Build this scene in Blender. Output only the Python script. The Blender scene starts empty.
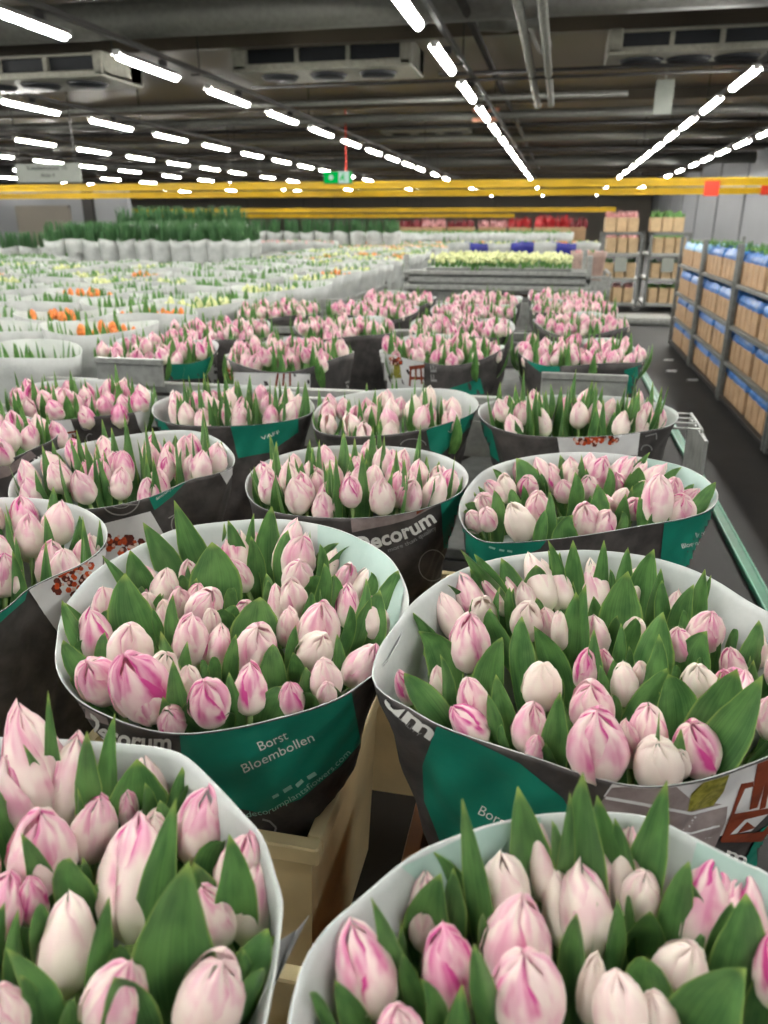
import bpy, bmesh, math, random
from mathutils import Vector, Matrix, Quaternion
from mathutils.bvhtree import BVHTree
random.seed(11)
R = random.random
U = random.uniform
C = bpy.context.scene.collection
# ------------------------------------------------------------------ camera geometry
CAMZ = 1.6
AX = Vector((.9773, -.0747, -.1981)); AY = Vector((.2117, .3448, .9144)); AZ = Vector((0, .9357, -.3529))
F = 769.0
CAM = Vector((0, 0, CAMZ))
def ray(px, py):
    c = Vector((px - 384, 512 - py, F))
    return Vector((c.dot(AX), c.dot(AY), c.dot(AZ)))
def P(px, py, drop):            # point of the place seen at px,py lying `drop` below the eye
    d = ray(px, py); t = -drop / d.z
    return CAM + d * t
def PY(px, py, y):              # same, at distance y down the hall
    d = ray(px, py); return CAM + d * (y / d.y)
def PX(px, py, x):
    d = ray(px, py); return CAM + d * (x / d.x)
def depth(p):
    v = p - CAM
    return (v.x * AX.z + v.y * AY.z + v.z * AZ.z)
def mpp(p):                     # metres per pixel at p
    return depth(p) / F

# ------------------------------------------------------------------ helpers
ORD = ['first', 'second', 'third', 'fourth', 'fifth', 'sixth', 'seventh', 'eighth', 'ninth', 'tenth', 'eleventh', 'twelfth', 'thirteenth',
       'fourteenth', 'fifteenth', 'sixteenth', 'seventeenth', 'eighteenth', 'nineteenth', 'twentieth', 'twenty-first', 'twenty-second',
       'twenty-third', 'twenty-fourth', 'twenty-fifth', 'twenty-sixth', 'twenty-seventh', 'twenty-eighth', 'twenty-ninth', 'thirtieth']
def od(i): return ORD[i] if i < len(ORD) else 'far'
def tag(o, label=None, cat=None, group=None, kind=None):
    if label: o['label'] = label
    if cat: o['category'] = cat
    if group: o['group'] = group
    if kind: o['kind'] = kind
    return o
def empty(name, loc):
    o = bpy.data.objects.new(name, None); o.empty_display_size = .02; o.location = loc; C.objects.link(o); return o
def mesh(name, vs, fs, mats, parent=None, off=None, smooth=False, mi=None, uvs=None, pk=None, r2=None):
    me = bpy.data.meshes.new(name)
    if parent is not None and off is None: off = Vector(parent.matrix_basis.translation)
    if off is not None: vs = [(v[0] - off[0], v[1] - off[1], v[2] - off[2]) for v in vs]
    me.from_pydata([tuple(v) for v in vs], [], fs)
    if not isinstance(mats, (list, tuple)): mats = [mats]
    for m in mats: me.materials.append(m)
    if mi: me.polygons.foreach_set('material_index', mi)
    if smooth: me.polygons.foreach_set('use_smooth', [True] * len(me.polygons))
    if uvs:
        l = me.uv_layers.new(name='UVMap')
        for i, lp in enumerate(me.loops): l.data[i].uv = uvs[lp.vertex_index]
    if r2:
        l = me.uv_layers.new(name='R2')
        for i, lp in enumerate(me.loops): l.data[i].uv = r2[lp.vertex_index]
    if pk:
        a = me.attributes.new('pk', 'FLOAT', 'POINT'); a.data.foreach_set('value', pk)
    o = bpy.data.objects.new(name, me); C.objects.link(o)
    if parent is not None: o.parent = parent
    return o
class MB:
    def __init__(s): s.v = []; s.f = []; s.mi = []
    def add(s, vs, fs, m=0):
        b = len(s.v); s.v += [Vector(v) for v in vs]; s.f += [[b + i for i in f] for f in fs]; s.mi += [m] * len(fs)
    def box(s, x0, x1, y0, y1, z0, z1, m=0, ch=0):
        if ch <= 0:
            s.add([(x0,y0,z0),(x1,y0,z0),(x1,y1,z0),(x0,y1,z0),(x0,y0,z1),(x1,y0,z1),(x1,y1,z1),(x0,y1,z1)],
                  [(0,3,2,1),(4,5,6,7),(0,1,5,4),(1,2,6,5),(2,3,7,6),(3,0,4,7)], m); return
        def ring(z, i): return [(x0+i+ch,y0+i,z),(x1-i-ch,y0+i,z),(x1-i,y0+i+ch,z),(x1-i,y1-i-ch,z),(x1-i-ch,y1-i,z),(x0+i+ch,y1-i,z),(x0+i,y1-i-ch,z),(x0+i,y0+i+ch,z)]
        vs = ring(z0, ch*.5) + ring(z0+ch, 0) + ring(z1-ch, 0) + ring(z1, ch*.5)
        fs = [tuple(range(7,-1,-1)), tuple(range(24,32))]
        for k in range(3):
            for i in range(8): fs.append((k*8+i, k*8+(i+1)%8, (k+1)*8+(i+1)%8, (k+1)*8+i))
        s.add(vs, fs, m)
    def tube(s, pts, r, n=8, m=0, cap=True):
        pts = [Vector(p) for p in pts]; vs = []; fs = []
        for i, p in enumerate(pts):
            d = (pts[min(i+1, len(pts)-1)] - pts[max(i-1, 0)]).normalized()
            a = d.orthogonal().normalized() if abs(d.z) > .9 else d.cross(Vector((0,0,1))).normalized()
            b = d.cross(a)
            rr = r[i] if isinstance(r, (list, tuple)) else r
            for k in range(n):
                t = 2*math.pi*k/n; vs.append(p + a*math.cos(t)*rr + b*math.sin(t)*rr)
        for i in range(len(pts)-1):
            for k in range(n): fs.append((i*n+k, i*n+(k+1)%n, (i+1)*n+(k+1)%n, (i+1)*n+k))
        if cap: fs += [tuple(range(n-1,-1,-1)), tuple((len(pts)-1)*n+k for k in range(n))]
        s.add(vs, fs, m)
    def obj(s, name, mats, parent=None, smooth=False):
        return mesh(name, s.v, s.f, mats, parent, smooth=smooth, mi=s.mi)

def lin(c):
    return tuple((x/255/12.92 if x/255 <= .04045 else ((x/255+.055)/1.055)**2.4) for x in c) + (1,)
class NT:
    def __init__(s, name):
        s.m = bpy.data.materials.new(name); s.m.use_nodes = True; s.t = s.m.node_tree; s.n = s.t.nodes; s.l = s.t.links
        s.b = s.n['Principled BSDF']
    def new(s, k, **kw):
        n = s.n.new(k)
        for a, v in kw.items(): setattr(n, a, v)
        return n
    def put(s, sock, v):
        if isinstance(v, bpy.types.NodeSocket): s.l.new(v, sock)
        else: sock.default_value = v
    def math(s, op, a, b=0, clamp=False):
        n = s.new('ShaderNodeMath', operation=op, use_clamp=clamp); s.put(n.inputs[0], a); s.put(n.inputs[1], b); return n.outputs[0]
    def mr(s, v, a, b, c=0, d=1):
        n = s.new('ShaderNodeMapRange', interpolation_type='SMOOTHSTEP'); s.put(n.inputs[0], v)
        for i, x in enumerate((a, b, c, d)): n.inputs[i+1].default_value = x
        return n.outputs[0]
    def mix(s, f, a, b):
        n = s.new('ShaderNodeMix', data_type='RGBA'); s.put(n.inputs[0], f); s.put(n.inputs[6], a); s.put(n.inputs[7], b); return n.outputs[2]
    def noise(s, vec=None, scale=5, detail=3):
        n = s.new('ShaderNodeTexNoise'); n.inputs['Scale'].default_value = scale; n.inputs['Detail'].default_value = detail
        if vec is not None: s.l.new(vec, n.inputs['Vector'])
        return n.outputs['Fac']
    def comb(s, x, y, z=0):
        n = s.new('ShaderNodeCombineXYZ'); s.put(n.inputs[0], x); s.put(n.inputs[1], y); s.put(n.inputs[2], z); return n.outputs[0]
    def uv(s, name='UVMap'):
        n = s.new('ShaderNodeUVMap'); n.uv_map = name
        q = s.new('ShaderNodeSeparateXYZ'); s.l.new(n.outputs[0], q.inputs[0]); return q.outputs[0], q.outputs[1]
    def geo(s): return s.new('ShaderNodeNewGeometry').outputs['Position']
    def bump(s, h, st=.3, d=.002):
        n = s.new('ShaderNodeBump'); n.inputs['Strength'].default_value = st; n.inputs['Distance'].default_value = d
        s.l.new(h, n.inputs['Height']); s.l.new(n.outputs[0], s.b.inputs['Normal'])
    def fin(s, col, rough=.5, metal=0, spec=.5):
        s.put(s.b.inputs['Base Color'], col); s.b.inputs['Roughness'].default_value = rough; s.b.inputs['Metallic'].default_value = metal
        s.b.inputs['Specular IOR Level'].default_value = spec
        return s.m
def plain(name, rgb, rough=.5, metal=0, var=.12, scale=14, spec=.5, bump=0):
    t = NT(name); a = lin(rgb); p = t.geo(); n = t.noise(p, scale, 4)
    k = 1 - var; q = min(1 + var, 1.3)
    c = t.mix(t.mr(n, .3, .7), (a[0]*k, a[1]*k, a[2]*k, 1), (min(1,a[0]*q), min(1,a[1]*q), min(1,a[2]*q), 1))
    if bump: t.bump(n, bump, .003)
    return t.fin(c, rough, metal, spec)
def emit(name, rgb, st):
    t = NT(name); c = lin(rgb); t.b.inputs['Base Color'].default_value = (.8,.8,.8,1)
    t.b.inputs['Emission Color'].default_value = c; t.b.inputs['Emission Strength'].default_value = st
    n = t.noise(t.geo(), 3, 1); return t.m

def petal_mat(name, attr):
    t = NT(name); u, v = t.uv(); pr, pi = t.uv('R2')
    if attr: p = t.new('ShaderNodeAttribute', attribute_name='pk').outputs['Fac']; rnd = p
    else:
        oi = t.new('ShaderNodeObjectInfo'); q = t.new('ShaderNodeSeparateColor'); t.l.new(oi.outputs['Color'], q.inputs[0]); p = q.outputs[0]; rnd = oi.outputs['Random']
    a = t.math('ABSOLUTE', t.math('SUBTRACT', t.math('MULTIPLY', u, 2), 1))
    z = t.math('ADD', t.math('MULTIPLY', rnd, 37), t.math('MULTIPLY', pr, 11))
    st = t.noise(t.comb(t.math('MULTIPLY', u, 7), t.math('MULTIPLY', v, 1.1), z), 1.2, 3)
    bl = t.noise(t.comb(t.math('MULTIPLY', u, 1.6), t.math('MULTIPLY', v, 1.7), z), 1.5, 2)
    cen = t.mr(a, 0, .5, 1, 0); edg = t.mr(a, .35, 1.0)
    vv = t.mr(v, .12, .8)
    body = t.math('MULTIPLY', t.math('MULTIPLY', vv, t.mr(bl, .33, .68, .2, 1.1)), t.math('MULTIPLY', p, 1.75), True)
    fl = t.math('ADD', t.math('MULTIPLY', cen, .45), t.math('MULTIPLY', edg, 1.0))
    fl = t.math('MULTIPLY', fl, t.mr(st, .3, .66, .45, 1.1))
    fl = t.math('MULTIPLY', fl, t.mr(v, .2, .6)); fl = t.math('MULTIPLY', fl, t.mr(bl, .38, .6, .15, 1.15))
    fl = t.math('MULTIPLY', fl, t.math('MULTIPLY', t.math('ADD', t.math('MULTIPLY', pr, 1.2), .45), t.math('MULTIPLY', p, 1.75)), True)
    cream = t.mix(t.mr(v, 0, .3), lin((228, 230, 192)), lin((255, 244, 232)))
    c = t.mix(body, cream, lin((240, 184, 204))); c = t.mix(fl, c, lin((212, 76, 150)))
    t.bump(st, .12, .0012)
    t.b.inputs['Subsurface Weight'].default_value = .0
    t.fin(c, .42, 0, .35)
    # thin petals let some light through
    tr = t.new('ShaderNodeBsdfTranslucent'); t.l.new(c, tr.inputs[0]); ms = t.new('ShaderNodeMixShader'); ms.inputs[0].default_value = .22
    t.l.new(t.b.outputs[0], ms.inputs[1]); t.l.new(tr.outputs[0], ms.inputs[2]); t.l.new(ms.outputs[0], t.n['Material Output'].inputs[0])
    return t.m
def leaf_mat(name, c0, c1, tip, rnd=True):
    t = NT(name); u, v = t.uv()
    z = t.math('MULTIPLY', t.new('ShaderNodeObjectInfo').outputs['Random'], 31)
    st = t.noise(t.comb(t.math('MULTIPLY', u, 26), t.math('MULTIPLY', v, .9), z), 1.5, 3)
    bl = t.noise(t.comb(t.math('MULTIPLY', u, 1.2), t.math('MULTIPLY', v, 2.2), z), 1.6, 2)
    c = t.mix(t.math('ADD', t.math('MULTIPLY', t.mr(st, .3, .7), .35), t.math('MULTIPLY', t.mr(bl, .3, .7), .65), True), lin(c0), lin(c1))
    a = t.math('ABSOLUTE', t.math('SUBTRACT', t.math('MULTIPLY', u, 2), 1))
    c = t.mix(t.math('MULTIPLY', t.mr(a, .86, 1), .55), c, lin(tip))
    c = t.mix(t.math('MULTIPLY', t.mr(v, .9, 1), .8), c, lin(tip))
    t.bump(st, .35, .001); t.fin(c, .38, 0, .45)
    tr = t.new('ShaderNodeBsdfTranslucent'); t.l.new(c, tr.inputs[0]); ms = t.new('ShaderNodeMixShader'); ms.inputs[0].default_value = .18
    t.l.new(t.b.outputs[0], ms.inputs[1]); t.l.new(tr.outputs[0], ms.inputs[2]); t.l.new(ms.outputs[0], t.n['Material Output'].inputs[0])
    return t.m
def paper_mat(name, a, b, scale=22, rough=.6, bump=.5, fine=120):
    t = NT(name); p = t.geo(); n1 = t.noise(p, scale, 5); n2 = t.noise(p, fine, 3)
    f = t.math('ADD', t.math('MULTIPLY', t.mr(n1, .3, .7), .6), t.math('MULTIPLY', n2, .4), True)
    t.bump(t.math('ADD', n1, t.math('MULTIPLY', n2, .12)), bump, .004)
    return t.fin(t.mix(f, lin(a), lin(b)), rough, 0, .35)

M = {}
M['petal'] = petal_mat('petal', False); M['petal_far'] = petal_mat('petal_far', True)
M['leaf'] = leaf_mat('leaf', (52, 92, 50), (98, 142, 78), (160, 184, 96))
M['stem'] = plain('stem', (128, 158, 88), .45)
M['black'] = paper_mat('slate_paper', (46, 45, 46), (84, 80, 78), 26, .62, .6)
M['inner'] = paper_mat('paper_inside', (172, 178, 177), (200, 204, 202), 9, .6, .4)
M['mint'] = paper_mat('paper_inside_mint', (158, 186, 178), (180, 202, 195), 9, .6, .3)
M['teal'] = paper_mat('teal_print', (14, 112, 94), (22, 130, 108), 14, .55, .3)
M['white_print'] = paper_mat('white_print', (205, 205, 205), (226, 226, 226), 12, .6, .2)
M['ink'] = plain('white_ink', (226, 226, 222), .55, var=.03)
M['grey_ink'] = plain('grey_ink', (150, 150, 148), .55, var=.03)
M['teal_ink'] = plain('pale_teal_ink', (150, 200, 186), .55, var=.03)
M['wood_print'] = paper_mat('weathered_wood_print', (120, 108, 108), (160, 148, 146), 40, .6, .2)
M['brown_print'] = paper_mat('brown_chair_print', (104, 44, 26), (140, 66, 40), 40, .6, .2)
M['straw_print'] = paper_mat('straw_print', (92, 92, 22), (170, 164, 74), 160, .6, .2)
M['red_print'] = paper_mat('berry_print', (150, 44, 20), (214, 92, 40), 200, .6, .2)
M['dark_print'] = paper_mat('dark_berry_print', (60, 26, 20), (120, 50, 36), 200, .6, .2)
M['blush_print'] = paper_mat('blush_print', (204, 160, 146), (226, 200, 188), 60, .6, .2)
M['wrap'] = paper_mat('white_wrap', (154, 157, 154), (190, 193, 190), 10, .6, .5)
M['wrap_in'] = paper_mat('white_wrap_inside', (166, 172, 166), (192, 196, 190), 10, .6, .3)
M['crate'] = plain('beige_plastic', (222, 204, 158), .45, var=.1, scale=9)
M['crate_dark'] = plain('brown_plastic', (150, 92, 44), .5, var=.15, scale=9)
M['slot'] = plain('slot_dark', (40, 28, 20), .8)
M['galv'] = plain('galvanised_steel', (158, 160, 156), .42, .55, .16, 30)
M['galv_d'] = plain('dull_steel', (118, 120, 118), .5, .4, .16, 20)
M['green_rail'] = plain('green_rail', (26, 110, 78), .35)
M['floor'] = plain('concrete_floor', (44, 43, 42), .6, 0, .14, 3, .25)
M['ceil'] = None
M['dark'] = plain('dark_steel', (44, 42, 40), .5, .3)
M['pipe'] = plain('grey_pipe', (128, 128, 122), .45, .3)
M['duct'] = plain('grey_duct', (92, 92, 86), .5, .2)
M['cooler'] = plain('cooler_case', (150, 148, 136), .5, .1)
M['cooler_in'] = plain('cooler_dark', (16, 20, 26), .5)
M['yellow'] = plain('yellow_paint', (206, 168, 10), .45, 0, .1, 2)
M['wall'] = plain('pale_wall', (128, 129, 132), .6, 0, .05, .4)
M['walld'] = plain('grey_wall', (120, 114, 104), .7, 0, .08, .4)
M['red'] = plain('red_sign', (226, 60, 34), .5)
M['sign'] = plain('sign_panel', (140, 144, 136), .5, 0, .03)
M['signtext'] = plain('sign_text', (60, 66, 62), .6)
M['exit'] = emit('exit_green', (0, 165, 62), .9); M['exitw'] = emit('exit_white', (225, 255, 240), .55)
for k in ('exit', 'exitw'): M[k].node_tree.nodes['Principled BSDF'].inputs['Base Color'].default_value = (.0,.02,.01,1); M[k].node_tree.nodes['Principled BSDF'].inputs['Specular IOR Level'].default_value = 0
M['kraft'] = plain('kraft_board', (176, 144, 110), .7, 0, .12, 10)
M['kraftp'] = plain('pale_board', (190, 164, 128), .7, 0, .1, 10)
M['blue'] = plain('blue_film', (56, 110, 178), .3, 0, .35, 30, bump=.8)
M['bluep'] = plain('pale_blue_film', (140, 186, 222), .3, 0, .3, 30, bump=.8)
M['indigo'] = plain('indigo_sleeve', (40, 44, 140), .45, 0, .2, 6)
M['brownwrap'] = plain('brown_wrap', (150, 126, 116), .6, 0, .15, 8)
M['leaf_far'] = leaf_mat('far_leaf', (58, 104, 50), (110, 158, 84), (150, 180, 100))
M['leaf_dk'] = leaf_mat('dark_far_leaf', (40, 84, 50), (86, 128, 80), (120, 150, 90))
M['orange'] = plain('orange_bud', (238, 132, 62), .5, 0, .25, 40)
M['peach'] = plain('peach_bud', (240, 168, 140), .5, 0, .2, 40)
M['cream'] = plain('cream_bud', (206, 210, 150), .5, 0, .2, 40)
M['pinkish'] = plain('dusty_pink_bud', (206, 150, 150), .5, 0, .25, 40)
M['maroon'] = plain('maroon_bud', (128, 40, 48), .5, 0, .3, 30)
M['crimson'] = plain('crimson_bud', (176, 40, 44), .5, 0, .3, 30)
M['lamp'] = emit('lamp_tube', (255, 253, 246), 85)
M['reflector'] = plain('lamp_reflector', (170, 170, 166), .35, .5)
t = NT('ceiling_panels'); p = t.geo(); q = t.new('ShaderNodeSeparateXYZ'); t.l.new(p, q.inputs[0])
wv = t.math('FRACT', t.math('MULTIPLY', q.outputs[1], .8)); seam = t.mr(wv, .0, .03, 1, 0)
nz = t.noise(p, .5, 4)
cc = t.mix(nz, lin((62, 56, 46)), lin((92, 83, 70))); cc = t.mix(t.math('MULTIPLY', seam, .6), cc, lin((60, 54, 48)))
M['ceil'] = t.fin(cc, .4, 0, .5)

# ------------------------------------------------------------------ tulip pieces
def interp(xs, ys, x):
    if x <= xs[0]: return ys[0]
    for i in range(len(xs)-1):
        if x <= xs[i+1]:
            k = (x - xs[i])/(xs[i+1]-xs[i]); k = k*k*(3-2*k)*.35 + k*.65
            return ys[i]*(1-k) + ys[i+1]*k
    return ys[-1]
def bloom_data(rng, nu=8, nv=11, petals=6):
    vs = []; fs = []; uv = []; r2 = []
    tipr = rng.uniform(.05, .15); opn = rng.uniform(-.06, .08); belly = rng.uniform(.3, .42)
    for k in range(petals):
        inner = k >= 3
        a0 = (k % 3) * 2.0944 + (1.047 if inner else 0) + rng.uniform(-.12, .12)
        hl = (rng.uniform(.93, 1.05) if inner else rng.uniform(.88, 1.03)) ; base = len(vs); prn = rng.random()
        rs = .88 if inner else 1.0; bulge = rng.uniform(.0, .10); lip = rng.uniform(-.05, .07); spi = rng.uniform(.04, .095)*(1 if k < 3 else .6)
        aw = rng.uniform(.9, 1.1)
        for j in range(nv):
            v = j/(nv-1)
            rr = interp([0,.07,.2,belly,.58,.78,.9,1], [.1,.52,.86,1,.96+opn*.3,.74+opn,.5+opn,(tipr+opn+lip if not inner else .03)], v)*.5*rs
            an = interp([0,.1,.3,.6,.8,.92,1], [1.0,1.05,1.16,1.08,.84,.52,.05], v)*aw
            for i in range(nu+1):
                w = i/nu*2-1
                th = a0 + w*an
                r = rr*(1 + spi*w + bulge*(1-abs(w))*math.sin(math.pi*v) - .05*abs(w)**3*(v > .4))
                zz = v*hl - .05*w*w*v*v
                vs.append((r*math.cos(th), r*math.sin(th), zz)); uv.append((w*.5+.5, v)); r2.append((prn, k/6))
        for j in range(nv-1):
            for i in range(nu):
                a = base + j*(nu+1)+i; fs.append((a, a+1, a+nu+2, a+nu+1))
    return vs, fs, uv, r2
BLO = []
for i in range(16):
    d = bloom_data(random.Random(100+i)); me_o = mesh('bloom', d[0], d[1], M['petal'], smooth=True, uvs=d[2], r2=d[3])
    BLO.append(me_o.data); bpy.data.objects.remove(me_o)
def leaf_data(R0, B, T, W, side, fold=.25, n=12, m=6, curl=None, twist=0):
    """blade from its root R0 through B to the tip T; side = direction across the blade"""
    R0, B, T = Vector(R0), Vector(B), Vector(T); Cc = B*2 - (R0+T)*.5
    vs = []; uv = []; fs = []
    pts = []
    for j in range(n+1):
        s = j/n; pts.append(R0*(1-s)**2 + Cc*2*s*(1-s) + T*s*s)
    if curl is not None:
        for j in range(n+1):
            s = max(0, (j/n - .62)/.38); pts[j] = pts[j] + Vector(curl)*s*s
    for j in range(n+1):
        s = j/n; d = (pts[min(j+1,n)]-pts[max(j-1,0)]).normalized()
        sd = (Vector(side) - d*d.dot(Vector(side))).normalized(); nn = d.cross(sd)
        if twist: q = Quaternion(d, twist*(s-.5)); sd = q @ sd; nn = q @ nn
        w = W*.5*interp([0,.2,.45,.62,.8,.92,1], [.6, .84, 1, .9, .56, .26, .012], s)
        for i in range(m+1):
            x = i/m*2-1
            vs.append(pts[j] + sd*x*w*(1-.12*abs(fold)*x*x) + nn*(fold*w*(abs(x)**1.4) + .05*w*math.sin(s*9+x*2)))
            uv.append((x*.5+.5, s))
    for j in range(n):
        for i in range(m):
            a = j*(m+1)+i; fs.append((a, a+1, a+m+2, a+m+1))
    return vs, fs, uv
tulips = []          # the individual ones
def make_tulip(tip, base, W, pink, bunch, ground=.81):
    ax = tip - base; L = ax.length
    sx = tip.x + (base.x - tip.x)*1.6; sy = tip.y + (base.y - tip.y)*1.6
    c = bunch['centre']; k = .42
    g = Vector((c.x + (base.x - c.x)*k, c.y + (base.y - c.y)*k, ground))
    t = empty('tulip', g)
    b = bpy.data.objects.new('bloom', random.choice(BLO)); C.objects.link(b); b.parent = t
    b.location = base - g
    q = ax.normalized().to_track_quat('Z', 'Y') @ Quaternion((0,0,1), U(0, 6.28))
    b.rotation_mode = 'QUATERNION'; b.rotation_quaternion = q; b.scale = (W*1.06, W*1.06, L*1.08); b.color = (max(.05, min(1, pink)), R(), 0, 1)
    s = MB(); mid = base - ax.normalized()*.05
    s.tube([g, (g*2+mid)/3 + Vector((U(-.01,.01), U(-.01,.01), 0)), (g+mid*2)/3, mid, base + ax.normalized()*L*.04], .0036, 6)
    s.obj('stem', M['stem'], t, True)
    d = dict(o=t, tip=tip, base=base, W=W, pink=pink, bunch=bunch, leaves=0, g=g, ax=ax.normalized())
    tulips.append(d); bunch['tulips'].append(d)
    return d
def add_leaf(td, B, T, W, side, fold, curl=None, twist=0):
    base = td['base']; low = min(B.z - .05, base.z - .05)
    st = td['g'].lerp(base, max(0, min(1, (low - td['g'].z)/max(.01, base.z - td['g'].z))))
    R0 = st.lerp(Vector((B.x, B.y, low)), .45); R0.z = low; R0 = clamp(R0, td['bunch'], .72)
    v, f, uv = leaf_data(R0, B, T, W, side, fold, curl=curl, twist=twist)
    mesh('leaf', v, f, M['leaf'], td['o'], smooth=True, uvs=uv); td['leaves'] += 1
def clamp(p, bu, k):
    c = bu['centre']; a = math.atan2(p.y-c.y, p.x-c.x); r = math.hypot(p.x-c.x, p.y-c.y)
    if 'prof' not in bu:
        bu['prof'] = sorted((math.atan2(q.y-c.y, q.x-c.x), math.hypot(q.x-c.x, q.y-c.y)) for q in bu['sl'].rim)
    rr = min(bu['prof'], key=lambda q: abs(math.atan2(math.sin(q[0]-a), math.cos(q[0]-a))))[1]*k
    if r > rr: p = Vector((c.x + (p.x-c.x)*rr/r, c.y + (p.y-c.y)*rr/r, p.z))
    return p
def place_bloom(bu, row, drop):
    tx, ty, bx, by, w, pk = row
    B = P(bx, by, drop + .066 + U(-.008, .006)); W = w*mpp(B)*1.03
    B = clamp(B, bu, .86 - .4*W/.4)
    L = max(W*1.72, .056)
    d = ray(tx, ty).normalized(); v = B - CAM; tc = v.dot(d); perp2 = v.length_squared - tc*tc
    if perp2 < L*L: T = CAM + d*(tc - math.sqrt(L*L - perp2))
    else: T = CAM + d*tc
    ax = (T - B); L = min(max(L, ax.length), L*1.25); ax.normalize()
    if ax.z < .72: ax = Vector((ax.x*.8, ax.y*.8, .72)).normalized()
    if pk > .85 and w > 24 and bu['name'] in LYING: ax = (T-B).normalized()
    T = clamp(B + ax*L, bu, .95); ax = (T-B).normalized()
    return make_tulip(B + ax*L, B, W, pk, bu)
LYING = ()
def place_leaf(bu, row, drop):
    tx, ty, bx, by, w = row[:5]
    B = clamp(P(bx, by, drop + .06 + U(-.006, .006)), bu, .86); vd = Vector((B.x, B.y, 0)).normalized()
    d = ray(tx, ty); n = vd + Vector((0, 0, U(-.12, .2)))
    T = CAM + d*((B - CAM).dot(n)/d.dot(n)); T.z = min(max(T.z, B.z + .03), B.z + .17); T = clamp(T, bu, .97)
    W = w*mpp(T)*1.25; side = vd.cross(Vector((0,0,1)))
    side = Quaternion((0,0,1), U(-.55, .55)) @ side; W /= .93
    B = B.lerp(T, .2)
    td = min(bu['tulips'], key=lambda q: (q['base'].xy - B.xy).length + .02*q['leaves'])
    curl = None
    if len(row) > 5: curl = Vector(row[5])
    add_leaf(td, B, T, W, side, random.choice((-1, 1))*U(.12, .5), curl, U(-.5, .5))

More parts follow.
